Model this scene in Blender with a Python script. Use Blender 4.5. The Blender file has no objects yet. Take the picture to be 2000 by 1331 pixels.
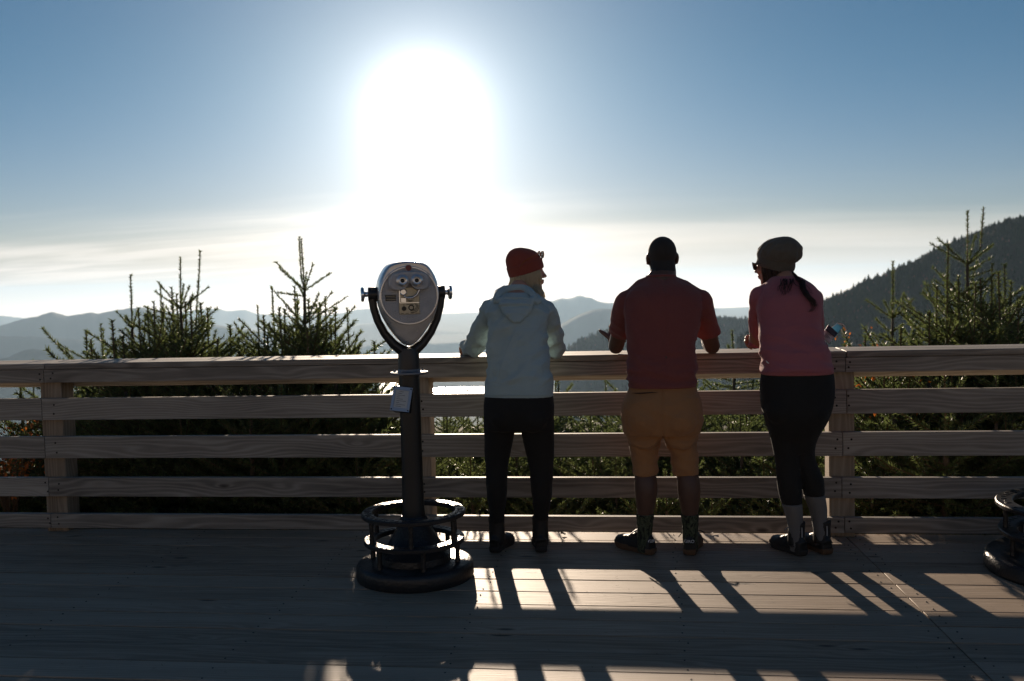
import bpy, bmesh, math, random
import numpy as np
from math import sin, cos, tan, pi, radians, atan, exp, sqrt
from mathutils import Vector, Matrix, noise as mnoise

random.seed(7); rng = np.random.default_rng(11)
scene = bpy.context.scene
COL = scene.collection
V = Vector

# ------------------------------------------------------------------ camera numbers
FPX = 1950.0
YAW, PITCH, ROLL = radians(7.368), atan((665.5-550)/FPX), radians(1.46)
CAM = np.array([0.0, -5.785, 1.503])
def cam_axes():
    f = np.array([-sin(YAW)*cos(PITCH), cos(YAW)*cos(PITCH), -sin(PITCH)])
    r = np.cross(f, [0, 0, 1]); r /= np.linalg.norm(r)
    u = np.cross(r, f)
    return r*cos(ROLL)-u*sin(ROLL), r*sin(ROLL)+u*cos(ROLL), f
CR, CU, CF = cam_axes()
def ray(px, py): return CF+(px-1000)/FPX*CR-(py-665.5)/FPX*CU
def A(px, py, y):                      # the point at depth y (metres beyond the railing) seen there
    d = ray(px, py); t = (y-CAM[1])/d[1]; return V(CAM+d*t)
def AZ(px, py, z=0.0):
    d = ray(px, py); t = (z-CAM[2])/d[2]; return V(CAM+d*t)
def AR(px, py, r):                     # at horizontal range r
    d = ray(px, py); t = r/math.hypot(d[0], d[1]); return V(CAM+d*t)
SUN_AZ, SUN_EL = radians(-12.0), radians(9.5)
SUN = V((sin(SUN_AZ)*cos(SUN_EL), cos(SUN_AZ)*cos(SUN_EL), sin(SUN_EL)))

# ------------------------------------------------------------------ node helpers
def mat(name, color=(.5, .5, .5), rough=.6, metal=0.0, spec=.5, **kw):
    m = bpy.data.materials.new(name); m.use_nodes = True
    b = m.node_tree.nodes['Principled BSDF']
    b.inputs['Base Color'].default_value = (*color, 1)
    b.inputs['Roughness'].default_value = rough
    b.inputs['Metallic'].default_value = metal
    b.inputs['Specular IOR Level'].default_value = spec
    for k, v in kw.items(): b.inputs[k.replace('_', ' ')].default_value = v
    return m
class NT:
    def __init__(s, tree): s.t = tree; s.n = tree.nodes; s.l = tree.links
    def node(s, typ, **kw):
        n = s.n.new(typ)
        for k, v in kw.items(): setattr(n, k, v)
        return n
    def link(s, a, b): s.l.new(a, b)
    def put(s, sock, v):
        if hasattr(v, 'is_output'): s.l.new(v, sock)
        else: sock.default_value = v
    def math(s, op, a, b=0.0, c=0.0, clamp=False):
        n = s.node('ShaderNodeMath', operation=op); n.use_clamp = clamp
        s.put(n.inputs[0], a); s.put(n.inputs[1], b); s.put(n.inputs[2], c)
        return n.outputs[0]
    def vmath(s, op, a, b=(0, 0, 0)):
        n = s.node('ShaderNodeVectorMath', operation=op)
        s.put(n.inputs[0], a); s.put(n.inputs[1], b)
        return n.outputs['Value'] if op in ('DOT_PRODUCT', 'LENGTH') else n.outputs[0]
    def comb(s, x, y, z=0.0):
        n = s.node('ShaderNodeCombineXYZ')
        for i, v in enumerate((x, y, z)): s.put(n.inputs[i], v)
        return n.outputs[0]
    def sep(s, v):
        n = s.node('ShaderNodeSeparateXYZ'); s.put(n.inputs[0], v); return n.outputs
    def noise(s, vec, scale, detail=2.0, rough=.5, dist=0.0):
        n = s.node('ShaderNodeTexNoise'); s.put(n.inputs['Vector'], vec)
        n.inputs['Scale'].default_value = scale; n.inputs['Detail'].default_value = detail
        n.inputs['Roughness'].default_value = rough; n.inputs['Distortion'].default_value = dist
        return n.outputs['Fac']
    def voro(s, vec, scale, feature='F1', out='Distance'):
        n = s.node('ShaderNodeTexVoronoi', feature=feature); s.put(n.inputs['Vector'], vec)
        n.inputs['Scale'].default_value = scale
        return n.outputs[out]
    def ramp(s, fac, stops):
        n = s.node('ShaderNodeValToRGB'); s.put(n.inputs[0], fac)
        e = n.color_ramp.elements
        while len(e) < len(stops): e.new(.5)
        for q, (p, c) in zip(e, stops):
            q.position = p; q.color = (*c, 1) if len(c) == 3 else c
        return n.outputs[0]
    def mix(s, fac, a, b, typ='MIX'):
        n = s.node('ShaderNodeMix', data_type='RGBA', blend_type=typ)
        s.put(n.inputs[0], fac)
        for i, v in ((6, a), (7, b)):
            s.put(n.inputs[i], v if hasattr(v, 'is_output') else (*v, 1) if len(v) == 3 else v)
        return n.outputs[2]
    def smooth(s, x, a, b):
        n = s.node('ShaderNodeMapRange', interpolation_type='SMOOTHSTEP')
        s.put(n.inputs[0], x); n.inputs[1].default_value = a; n.inputs[2].default_value = b
        return n.outputs[0]
    def bump(s, h, strength=.3, dist=.01):
        n = s.node('ShaderNodeBump'); s.put(n.inputs['Height'], h)
        n.inputs['Strength'].default_value = strength; n.inputs['Distance'].default_value = dist
        return n.outputs[0]
    def coord(s, w='Object'): return s.node('ShaderNodeTexCoord').outputs[w]
def bsdf(m): return m.node_tree.nodes['Principled BSDF']

# ------------------------------------------------------------------ materials
def wood(name, dark, mid, light, rough=.62, lit=.5):
    m = mat(name, mid, rough); b = bsdf(m); n = NT(m.node_tree)
    uv = n.node('ShaderNodeUVMap'); u, v, _ = n.sep(uv.outputs[0])
    tint = n.node('ShaderNodeAttribute', attribute_name='tint').outputs['Fac']
    warp = n.noise(n.comb(n.math('MULTIPLY', u, .9), n.math('MULTIPLY', v, 7.0)), 1.0, 2.0)
    kd = n.voro(n.comb(n.math('MULTIPLY', u, 2.1), n.math('MULTIPLY', v, 6.2)), 1.0)
    kpull = n.math('MULTIPLY', n.math('POWER', 2.718, n.math('MULTIPLY', kd, -7.0)), 3.2)
    ph = n.math('ADD', n.math('MULTIPLY', v, n.math('MULTIPLY_ADD', tint, 240.0, 150.0)), n.math('MULTIPLY', warp, 46.0))
    ph = n.math('ADD', ph, n.math('MULTIPLY', kpull, 6.0))
    ring = n.math('MULTIPLY_ADD', n.math('SINE', ph), .5, .5)
    ring = n.math('POWER', ring, 1.6)
    fine = n.noise(n.comb(n.math('MULTIPLY', u, 7.0), n.math('MULTIPLY', v, 420.0)), 1.0, 3.0, .6)
    stain = n.noise(n.comb(n.math('MULTIPLY', u, 1.3), n.math('MULTIPLY', v, 9.0)), 1.0, 4.0, .6)
    x = n.math('ADD', n.math('MULTIPLY', ring, .20), n.math('MULTIPLY', fine, .40))
    x = n.math('ADD', x, n.math('MULTIPLY', stain, .66))
    x = n.math('ADD', x, n.math('MULTIPLY', n.math('SUBTRACT', tint, .5), .26))
    c = n.ramp(x, [(.22, dark), (.52, mid), (.86, light)])
    knot = n.math('SUBTRACT', 1.0, n.smooth(kd, .05, .13))
    cell = n.voro(n.comb(n.math('MULTIPLY', u, 2.1), n.math('MULTIPLY', v, 6.2)), 1.0, out='Color')
    pick = n.math('GREATER_THAN', n.sep(cell)[0], .38)
    knot = n.math('MULTIPLY', knot, pick)
    c = n.mix(n.math('MULTIPLY', knot, .92), c, (dark[0]*.28, dark[1]*.24, dark[2]*.22))
    n.link(c, b.inputs['Base Color'])
    n.link(n.math('MULTIPLY_ADD', fine, .22, rough-.10), b.inputs['Roughness'])
    h = n.math('ADD', n.math('MULTIPLY', fine, .6), n.math('MULTIPLY', ring, .5))
    n.link(n.bump(h, .35, .0016), b.inputs['Normal'])
    b.inputs['Specular IOR Level'].default_value = lit
    return m
M = {}
M['deck'] = wood('deck_wood', (.155, .106, .068), (.330, .240, .165), (.46, .355, .260), .62, .40)
M['rail'] = wood('rail_wood', (.080, .067, .054), (.240, .208, .174), (.42, .375, .318), .64, .40)
M['post'] = wood('post_wood', (.15, .108, .072), (.30, .228, .160), (.43, .34, .25), .66, .35)
M['screw'] = mat('rusty_screw', (.02, .016, .013), .6, .4)

def fabric(name, c, rough=.9, var=.18, fold=0.0, fscale=9.0, weave=900.0, sheen=.15, trans=0.0, stretch=(1, 1, 1)):
    m = mat(name, c, rough, 0, .25); b = bsdf(m); n = NT(m.node_tree)
    co = n.coord('Object')
    big = n.noise(co, 7.0, 3.0)
    c2 = tuple(min(1, x*(1+var)) for x in c); c1 = tuple(x*(1-var) for x in c)
    n.link(n.mix(big, c1, c2), b.inputs['Base Color'])
    w = n.noise(co, weave, 1.0)
    h = n.math('MULTIPLY', w, .10)
    if fold:
        f = n.noise(n.vmath('MULTIPLY', co, stretch), fscale, 3.0, .55, .6)
        h = n.math('ADD', h, n.math('MULTIPLY', f, fold))
    n.link(n.bump(h, .8, .012), b.inputs['Normal'])
    b.inputs['Sheen Weight'].default_value = sheen
    if trans:
        out = m.node_tree.nodes['Material Output']
        tr = n.node('ShaderNodeBsdfTranslucent'); tr.inputs[0].default_value = (*c, 1)
        ms = n.node('ShaderNodeMixShader'); ms.inputs[0].default_value = trans
        n.link(b.outputs[0], ms.inputs[1]); n.link(tr.outputs[0], ms.inputs[2]); n.link(ms.outputs[0], out.inputs[0])
    return m
M['hoodie'] = fabric('light_grey_hoodie', (.42, .53, .54), .85, .06, 1.6, 7.0, stretch=(1, 1, 2.2))
M['black'] = fabric('black_leggings', (.018, .017, .016), .8, .25, .35, 9.0, sheen=.05)
M['maroon'] = fabric('maroon_cotton', (.225, .066, .057), .9, .10, 1.4, 6.0, stretch=(1, 1, 1.6))
M['tan'] = fabric('tan_canvas', (.37, .185, .080), .9, .10, 1.2, 8.0, stretch=(1, 1, 2))
M['mauve'] = fabric('mauve_jersey', (.39, .125, .140), .85, .08, 1.0, 6.0, stretch=(1, 1, 2.2))
M['sock_grey'] = fabric('grey_wool', (.16, .155, .15), .95, .2, .3, 40)
M['red_knit'] = fabric('brick_red_knit', (.27, .060, .040), .95, .12, .2, 30)
M['olive_knit'] = fabric('olive_grey_knit', (.115, .10, .078), .95, .2, .5, 22)
M['shoe'] = mat('black_shoe_leather', (.014, .013, .012), .55)
M['boot_trim'] = mat('boot_overlay', (.06, .045, .036), .6)
M['sole_gum'] = mat('gum_sole', (.11, .062, .032), .7)
M['sole_dark'] = mat('dark_sole', (.03, .026, .023), .8)
M['white'] = mat('white_print', (.75, .75, .74), .6)
M['lace_white'] = mat('white_strap', (.7, .68, .66), .5)
M['lace_black'] = mat('black_lace', (.015, .015, .015), .7)
M['lace_blue'] = mat('blue_lace', (.05, .11, .16), .7)
M['lens'] = mat('smoked_lens', (.02, .015, .015), .08)
M['tortoise'] = mat('amber_frame', (.35, .10, .02), .25, Transmission_Weight=.2)
M['clear_lens'] = mat('clear_lens', (.85, .75, .62), .05, 0, .5, Transmission_Weight=.95)
M['frame_black'] = mat('dark_glasses_frame', (.02, .015, .013), .3)
M['ring'] = mat('ring_metal', (.7, .6, .5), .2, 1.0)
def skin(name, c, sss=.06):
    m = mat(name, c, .48, 0, .4); b = bsdf(m); n = NT(m.node_tree); co = n.coord('Object')
    f = n.noise(co, 26.0, 4.0)
    n.link(n.mix(f, tuple(x*.78 for x in c), tuple(min(1, x*1.2) for x in c)), b.inputs['Base Color'])
    n.link(n.bump(n.noise(co, 420.0, 2.0), .12, .004), b.inputs['Normal'])
    b.inputs['Subsurface Weight'].default_value = sss
    b.inputs['Subsurface Radius'].default_value = (.02, .008, .004)
    return m
M['skin_dark'] = skin('dark_skin', (.105, .058, .042))
M['skin_fair'] = skin('fair_skin', (.50, .27, .19))
M['skin_tan'] = skin('olive_skin', (.36, .19, .125))
M['eye'] = mat('eye', (.5, .48, .45), .15)
M['lips'] = mat('lips', (.35, .11, .10), .45)
M['hair_blonde'] = mat('blonde_hair', (.86, .74, .54), .5, 0, .6)
M['hair_brown'] = mat('dark_brown_hair', (.035, .016, .009), .42, 0, .6)
M['hair_black'] = mat('cropped_black_hair', (.030, .023, .019), .85)
for k, tc, tw in (('hair_blonde', (.92, .80, .56), .55), ('hair_brown', (.30, .10, .03), .18)):
    n = NT(M[k].node_tree); tr = n.node('ShaderNodeBsdfTranslucent'); tr.inputs[0].default_value = (*tc, 1)
    ms = n.node('ShaderNodeMixShader'); ms.inputs[0].default_value = tw
    n.link(bsdf(M[k]).outputs[0], ms.inputs[1]); n.link(tr.outputs[0], ms.inputs[2])
    n.link(ms.outputs[0], n.n['Material Output'].inputs[0])
def camo():
    m = mat('camouflage_knit', (.03, .04, .02), .9); b = bsdf(m); n = NT(m.node_tree); co = n.coord('Object')
    f = n.noise(n.vmath('MULTIPLY', co, (1, 1, .6)), 42.0, 2.0, .5, .8)
    c = n.ramp(f, [(.36, (.012, .014, .010)), (.43, (.05, .062, .032)), (.53, (.085, .095, .055)), (.60, (.016, .018, .012))])
    for e in c.node.color_ramp.elements: pass
    c.node.color_ramp.interpolation = 'CONSTANT'
    n.link(c, b.inputs['Base Color']); n.link(n.bump(n.noise(co, 500, 1), .3, .004), b.inputs['Normal'])
    return m
M['camo'] = camo()
# telescope metals
def cast(name, c, rough, metal, scale, strength, dist, wear=0.0):
    m = mat(name, c, rough, metal); b = bsdf(m); n = NT(m.node_tree); co = n.coord('Object')
    h = n.voro(co, scale); h2 = n.noise(co, scale*.35, 3.0)
    n.link(n.bump(n.math('ADD', h, n.math('MULTIPLY', h2, .7)), strength, dist), b.inputs['Normal'])
    f = n.noise(co, 14.0, 4.0, .6)
    n.link(n.math('MULTIPLY_ADD', f, .3, rough-.14), b.inputs['Roughness'])
    n.link(n.mix(f, tuple(x*.75 for x in c), tuple(min(1, x*1.2) for x in c)), b.inputs['Base Color'])
    return m
M['iron'] = cast('black_painted_iron', (.014, .014, .015), .34, 0.0, 90.0, .35, .006)
M['iron_rough'] = cast('chipped_black_iron', (.017, .017, .018), .38, 0.0, 75.0, .4, .003)
M['collar_metal'] = cast('dull_collar_metal', (.26, .27, .29), .58, .5, 120.0, .3, .003)
M['pole_iron'] = cast('black_pole_paint', (.015, .015, .015), .36, 0.0, 240.0, .10, .001)
M['yoke'] = cast('dark_yoke_enamel', (.045, .043, .043), .34, .35, 160.0, .10, .002)
M['alu'] = cast('brushed_aluminium', (.86, .85, .84), .30, .80, 60.0, .05, .002)
M['alu_cast'] = cast('pebbled_cast_metal', (.64, .62, .61), .50, .45, 330.0, .7, .004)
M['chrome'] = mat('chrome', (.72, .74, .78), .14, 1.0)
M['brass'] = cast('tarnished_plate', (.40, .37, .29), .38, .8, 200.0, .1, .002)
M['dark_plate'] = mat('dark_nameplate', (.035, .033, .030), .45, .4)
M['red_btn'] = mat('red_decal', (.24, .055, .04), .5)
M['glass'] = mat('eyepiece_glass', (.02, .02, .02), .05)
M['paper'] = mat('notice_paper', (.55, .56, .54), .6)
M['ink'] = mat('ink', (.12, .12, .13), .7)
M['frame_blue'] = mat('grey_metal_frame', (.38, .41, .46), .38, .75)
# vegetation
def needle(name, c1, c2, trans=.22):
    m = mat(name, c1, .45, 0, .5); b = bsdf(m); n = NT(m.node_tree)
    t = n.node('ShaderNodeAttribute', attribute_name='tint').outputs['Fac']
    oi = n.node('ShaderNodeObjectInfo').outputs['Random']
    f = n.math('ADD', n.math('MULTIPLY', t, .75), n.math('MULTIPLY', oi, .25))
    c = n.mix(f, c1, c2); n.link(c, b.inputs['Base Color'])
    tr = n.node('ShaderNodeBsdfTranslucent'); n.link(n.mix(f, tuple(x*1.3 for x in c1), tuple(x*1.5 for x in c2)), tr.inputs[0])
    ms = n.node('ShaderNodeMixShader'); ms.inputs[0].default_value = trans
    n.link(b.outputs[0], ms.inputs[1]); n.link(tr.outputs[0], ms.inputs[2])
    n.link(ms.outputs[0], n.n['Material Output'].inputs[0])
    return m
M['needles'] = needle('fir_needles', (.036, .066, .024), (.150, .180, .058), .38)
M['twig'] = mat('twig_bark', (.11, .075, .045), .8)
M['bark'] = mat('fir_bark', (.10, .075, .055), .9)
M['orange_leaf'] = needle('orange_autumn_leaf', (.42, .09, .012), (.55, .20, .03), .35)

# ------------------------------------------------------------------ mesh builder
class MB:
    def __init__(s): s.v = []; s.f = []; s.m = []; s.uv = []; s.t = []
    def add(s, vs, fs, m=0, uvs=None, tint=.5):
        o = len(s.v); s.v.extend([tuple(p) for p in vs])
        for i, f in enumerate(fs):
            s.f.append([o+k for k in f]); s.m.append(m); s.t.append(tint)
            s.uv.append(uvs[i] if uvs else [(vs[k][0], vs[k][1]+vs[k][2]) for k in f])
        return s
    def box(s, x0, x1, y0, y1, z0, z1, m=0, axis=0, tint=None, skew=0.0):
        ru, rv = random.uniform(0, 90), random.uniform(0, 90)
        P = [(x, y, z) for x in (x0, x1) for y in (y0, y1) for z in (z0, z1)]
        F = [(0, 1, 3, 2), (4, 6, 7, 5), (0, 4, 5, 1), (2, 3, 7, 6), (0, 2, 6, 4), (1, 5, 7, 3)]
        uv = []
        for f in F:
            q = []
            c = [sum(P[k][i] for k in f)/4 for i in range(3)]
            n = 0 if abs(P[f[0]][0]-P[f[2]][0]) < 1e-6 else 1 if abs(P[f[0]][1]-P[f[2]][1]) < 1e-6 else 2
            o = [i for i in range(3) if i != n]
            for k in f:
                if n == axis: q.append((P[k][o[0]]*.3+ru, P[k][o[1]]+rv+.9))
                else:
                    w = [i for i in o if i != axis][0]
                    q.append((P[k][axis]+ru, P[k][w]+rv+n*.37))
            uv.append(q)
        return s.add(P, F, m, uv, random.random() if tint is None else tint)
    def lathe(s, prof, seg=48, m=0, c=(0, 0, 0), M4=None):
        vs = []; fs = []
        for r, z in prof:
            for k in range(seg):
                a = 2*pi*k/seg; vs.append((c[0]+r*cos(a), c[1]+r*sin(a), c[2]+z))
        n = len(prof)
        for i in range(n-1):
            for k in range(seg):
                k2 = (k+1) % seg
                fs.append((i*seg+k, i*seg+k2, (i+1)*seg+k2, (i+1)*seg+k))
        if prof[0][0] > 1e-5 and prof[0] != prof[-1]: fs.append(tuple(range(seg-1, -1, -1)))
        if prof[-1][0] > 1e-5 and prof[0] != prof[-1]: fs.append(tuple((n-1)*seg+k for k in range(seg)))
        if M4 is not None: vs = [M4 @ V(p) for p in vs]
        return s.add(vs, fs, m)
    def tube(s, pts, rad, n=10, m=0, flat=1.0, up=None, tint=.5, cap=True):
        pts = [V(p) for p in pts]
        if not hasattr(rad, '__len__'): rad = [rad]*len(pts)
        vs = []; fs = []; b0 = None
        for i, p in enumerate(pts):
            t = (pts[min(i+1, len(pts)-1)]-pts[max(i-1, 0)])
            t = t.normalized() if t.length > 1e-9 else V((0, 0, 1))
            if b0 is None:
                u0 = V(up) if up else (V((0, 0, 1)) if abs(t.z) < .9 else V((1, 0, 0)))
            else: u0 = b0
            b = u0-t*u0.dot(t); b = b.normalized() if b.length > 1e-6 else t.orthogonal().normalized()
            b0 = b; a = t.cross(b)
            for k in range(n):
                th = 2*pi*k/n
                vs.append(p+a*cos(th)*rad[i]+b*sin(th)*rad[i]*flat)
        for i in range(len(pts)-1):
            for k in range(n):
                k2 = (k+1) % n
                fs.append((i*n+k, i*n+k2, (i+1)*n+k2, (i+1)*n+k))
        if cap:
            fs.append(tuple(range(n-1, -1, -1))); fs.append(tuple((len(pts)-1)*n+k for k in range(n)))
        return s.add(vs, fs, m, None, tint)
    def ball(s, c, r, m=0, seg=20, rings=12, R=None):
        r = (r, r, r) if not hasattr(r, '__len__') else r
        vs = []; fs = []
        for i in range(rings+1):
            a = pi*i/rings
            for k in range(seg):
                t = 2*pi*k/seg
                p = V((r[0]*sin(a)*cos(t), r[1]*sin(a)*sin(t), r[2]*cos(a)))
                if R is not None: p = R @ p
                vs.append(p+V(c))
        for i in range(rings):
            for k in range(seg):
                k2 = (k+1) % seg
                fs.append((i*seg+k, (i+1)*seg+k, (i+1)*seg+k2, i*seg+k2))
        return s.add(vs, fs, m)
    def mesh(s, name, mats, origin=(0, 0, 0), smooth=True):
        me = bpy.data.meshes.new(name); o = V(origin)
        me.from_pydata([V(p)-o for p in s.v], [], s.f)
        for mm in mats: me.materials.append(mm)
        me.polygons.foreach_set('material_index', s.m)
        if smooth: me.polygons.foreach_set('use_smooth', [True]*len(s.f))
        uvl = me.uv_layers.new(name='UVMap')
        flat = [c for q in s.uv for uvc in q for c in uvc]
        uvl.data.foreach_set('uv', flat)
        at = me.attributes.new('tint', 'FLOAT', 'FACE'); at.data.foreach_set('value', s.t)
        me.update(); return me
    def build(s, name, mats, parent=None, origin=None, smooth=True, bevel=0.0, sharp=True, loc=None):
        mats = mats if isinstance(mats, (list, tuple)) else [mats]
        if origin is None: origin = tuple(parent.location) if parent is not None and parent.get('world') else (0, 0, 0)
        return link(name, s.mesh(name, mats, origin, smooth), parent, bevel, sharp)
def root_of(p):
    while p.parent: p = p.parent
    return p
def link(name, me, parent=None, bevel=0.0, sharp=True):
    ob = bpy.data.objects.new(name, me); COL.objects.link(ob)
    if parent is not None: ob.parent = parent
    if bevel:
        b = ob.modifiers.new('edge', 'BEVEL'); b.width = bevel; b.segments = 2; b.limit_method = 'ANGLE'; b.angle_limit = radians(35)
        b.harden_normals = False
    if sharp:
        me.set_sharp_from_angle(angle=radians(38))
    return ob
def tag(o, label=None, cat=None, group=None, kind=None):
    for k, v in (('label', label), ('category', cat), ('group', group), ('kind', kind)):
        if v: o[k] = v
    return o
def thing(name, loc, label, cat, group=None, rz=0.0):
    o = bpy.data.objects.new(name, None); COL.objects.link(o); o.empty_display_size = .1
    o.location = loc; o.rotation_euler = (0, 0, rz)
    return tag(o, label, cat, group)
def np_mesh(name, verts, faces, mats, tint=None, midx=None, smooth=False):
    verts = np.asarray(verts, np.float32); faces = np.asarray(faces, np.int32)
    me = bpy.data.meshes.new(name); k = faces.shape[1]
    me.vertices.add(len(verts)); me.vertices.foreach_set('co', verts.ravel())
    me.loops.add(faces.size); me.loops.foreach_set('vertex_index', faces.ravel())
    me.polygons.add(len(faces)); me.polygons.foreach_set('loop_start', np.arange(0, faces.size, k, dtype=np.int32))
    me.polygons.foreach_set('loop_total', np.full(len(faces), k, np.int32))
    for m in mats: me.materials.append(m)
    if midx is not None: me.polygons.foreach_set('material_index', np.asarray(midx, np.int32))
    me.polygons.foreach_set('use_smooth', np.full(len(faces), smooth))
    if tint is not None:
        at = me.attributes.new('tint', 'FLOAT', 'FACE'); at.data.foreach_set('value', np.asarray(tint, np.float32))
    me.update(calc_edges=True); me.validate(); return me

# ------------------------------------------------------------------ world, sun, camera
w = bpy.data.worlds.new('World'); scene.world = w; w.use_nodes = True
n = NT(w.node_tree); n.n.clear()
out = n.node('ShaderNodeOutputWorld'); bg = n.node('ShaderNodeBackground')
d = n.vmath('NORMALIZE', n.coord('Generated'))
dx, dy, dz = n.sep(d)
zc = n.math('MAXIMUM', dz, .035)
sky = n.node('ShaderNodeTexSky', sky_type='NISHITA'); sky.sun_disc = False
sky.sun_elevation = SUN_EL; sky.sun_rotation = SUN_AZ; sky.altitude = 1400; sky.air_density = 1.0; sky.dust_density = .3; sky.ozone_density = 2.2
n.link(n.comb(dx, dy, zc), sky.inputs['Vector'])
ca = n.vmath('DOT_PRODUCT', d, tuple(SUN))
azd = n.math('SUBTRACT', n.math('ARCTAN2', dx, dy), SUN_AZ)
eld = n.math('SUBTRACT', n.math('ARCSINE', dz), SUN_EL)
# the aureole trails down into the thicker air near the horizon
eld = n.math('MULTIPLY', eld, n.math('MULTIPLY_ADD', n.math('LESS_THAN', eld, 0.0), -.34, 1.0))
azs = n.math('MULTIPLY', azd, cos(SUN_EL))
ang = n.math('MULTIPLY', n.math('SQRT', n.math('ADD', n.math('MULTIPLY', azs, azs), n.math('MULTIPLY', eld, eld))), 180/pi)
g1 = n.math('MULTIPLY', n.math('POWER', 2.718, n.math('DIVIDE', ang, -.95)), 110.0)
g2 = n.math('MULTIPLY', n.math('POWER', 2.718, n.math('DIVIDE', ang, -5.2)), 14.5)
glow = n.math('ADD', g1, g2)
gcol = n.mix(1.0, (1, .97, .92, 1), n.comb(glow, glow, glow), 'MULTIPLY')
tnt = n.mix(n.smooth(dz, .0, .24), (.74, .68, .80), (.44, .645, .745))
skyc = n.mix(1.0, sky.outputs[0], tnt, 'MULTIPLY')
c = n.mix(1.0, skyc, gcol, 'ADD')
# thin cirrus veil low over the horizon
zz = n.math('ADD', n.math('MAXIMUM', dz, -.02), .10)
px_ = n.math('DIVIDE', dx, zz); py_ = n.math('DIVIDE', dy, zz)
cl = n.noise(n.comb(n.math('MULTIPLY', px_, .55), n.math('MULTIPLY', py_, 2.2), 3.7), 1.0, 5.0, .55, .5)
cl2 = n.noise(n.comb(n.math('MULTIPLY', px_, .35), n.math('MULTIPLY', py_, .9), 9.1), 1.0, 3.0, .5)
gaz = n.math('POWER', 2.718, n.math('MULTIPLY', n.math('MULTIPLY', azd, azd), -14.0))
el0 = n.math('SUBTRACT', 1.0, n.smooth(n.math('ADD', n.math('MULTIPLY_ADD', gaz, -.02, dz), n.math('MULTIPLY', n.math('SUBTRACT', cl2, .5), .10)), -.004, .078))
lf_ = n.smooth(dx, .0, -.30)
stk = n.math('MULTIPLY_ADD', n.smooth(cl, .35, .68), .7, .30)
stk = n.math('ADD', n.math('MULTIPLY', stk, lf_), n.math('MULTIPLY', n.math('SUBTRACT', 1.0, lf_), n.math('MULTIPLY_ADD', cl, .25, .50)))
cm = n.math('MULTIPLY', stk, el0)
cm = n.math('MAXIMUM', cm, n.math('SUBTRACT', 1.0, n.smooth(dz, -.015, .05)))
ahead = n.smooth(dy, -.2, .5)
cm = n.math('MULTIPLY', cm, ahead)
hb_ = n.math('MULTIPLY_ADD', n.math('SUBTRACT', 1.0, n.smooth(dz, -.025, .012)), .9, 1.0)
cloudc = n.mix(1.0, (14.2, 12.9, 11.8, 1), n.comb(*[n.math('MULTIPLY', n.math('MULTIPLY_ADD', g2, .16, 1.0), hb_)]*3), 'MULTIPLY')
cloudc = n.mix(1.0, cloudc, n.mix(n.smooth(dz, .03, -.02), (1, 1, 1), (1.10, .95, .80)), 'MULTIPLY')
c = n.mix(n.math('MULTIPLY', cm, .92), c, cloudc)
n.link(c, bg.inputs[0]); bg.inputs[1].default_value = .053
n.link(bg.outputs[0], out.inputs[0])

ld = bpy.data.lights.new('sun', 'SUN'); ld.energy = 5.0; ld.angle = radians(.53); ld.color = (1, .81, .62)
lo = bpy.data.objects.new('sun', ld); COL.objects.link(lo)
lo.rotation_euler = SUN.to_track_quat('Z', 'Y').to_euler(); lo.location = (0, 0, 30)

cd = bpy.data.cameras.new('camera'); co = bpy.data.objects.new('camera', cd); COL.objects.link(co)
cd.sensor_width = 36; cd.lens = FPX/2000*36; cd.clip_start = .05; cd.clip_end = 120000
co.matrix_world = Matrix(((CR[0], CU[0], -CF[0], CAM[0]), (CR[1], CU[1], -CF[1], CAM[1]), (CR[2], CU[2], -CF[2], CAM[2]), (0, 0, 0, 1)))
cd.dof.use_dof = True; cd.dof.focus_distance = 5.35; cd.dof.aperture_fstop = 3.5
scene.camera = co
scene.view_settings.view_transform = 'Standard'; scene.view_settings.look = 'None'
scene.view_settings.exposure = 0.6; scene.view_settings.gamma = 1
scene.render.engine = 'CYCLES'
scene.cycles.use_denoising = True
scene.cycles.max_bounces = 6; scene.cycles.volume_bounces = 0; scene.cycles.transparent_max_bounces = 8
scene.cycles.caustics_reflective = False; scene.cycles.caustics_refractive = False

# ------------------------------------------------------------------ deck
def seam_x(y): return 1.145-.054*y
mb = MB(); PITCHB = .194; y1 = -.676+PITCHB*4
k = 0
SUNK = []
while y1 > -13:
    y0 = y1-PITCHB+.0105+random.uniform(-.003, .003)
    dz = random.uniform(-.0018, .0018); top = dz
    g = .003
    for side in (0, 1):
        xa, xb = (-9.0, 0) if side == 0 else (0, 9.0)
        s0, s1 = seam_x(y0), seam_x(y1)
        mb.box(xa if side == 0 else 1, 1 if side == 0 else xb, y0, y1, -.038, top, 0, 0)
        for i in range(8):
            p = list(mb.v[-8+i])
            if abs(p[0]-1) < 1e-6: p[0] = (s0 if abs(p[1]-y0) < 1e-6 else s1)+(-g if side == 0 else g)
            mb.v[-8+i] = tuple(p)
    y1 -= PITCHB; k += 1
    for xs in (seam_x(y1)-.055, seam_x(y1)+.055, -.78, .16, -1.7, 2.1, -2.7, 3.0):
        for q in (.045, .14):
            SUNK.append((xs+random.uniform(-.012, .012), y1+q+random.uniform(-.012, .012)))
for (x, y) in SUNK:
    if y > .2 or y < -4: continue
    mb.lathe([(.0, .0032), (.0042, .0030), (.0046, .0)], 8, 1, (x, y, 0))
deck = mb.build('deck', [M['deck'], M['screw']], None, bevel=.0022)
tag(deck, kind='structure')
mb = MB()
for y in (-9, -7, -5, -3, -1.2, .14):
    mb.box(-9, 9, y-.03, y+.03, -.32, -.04, 0, 0)
jo = mb.build('deck_joists', [M['post']], None); tag(jo, kind='structure')

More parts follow.
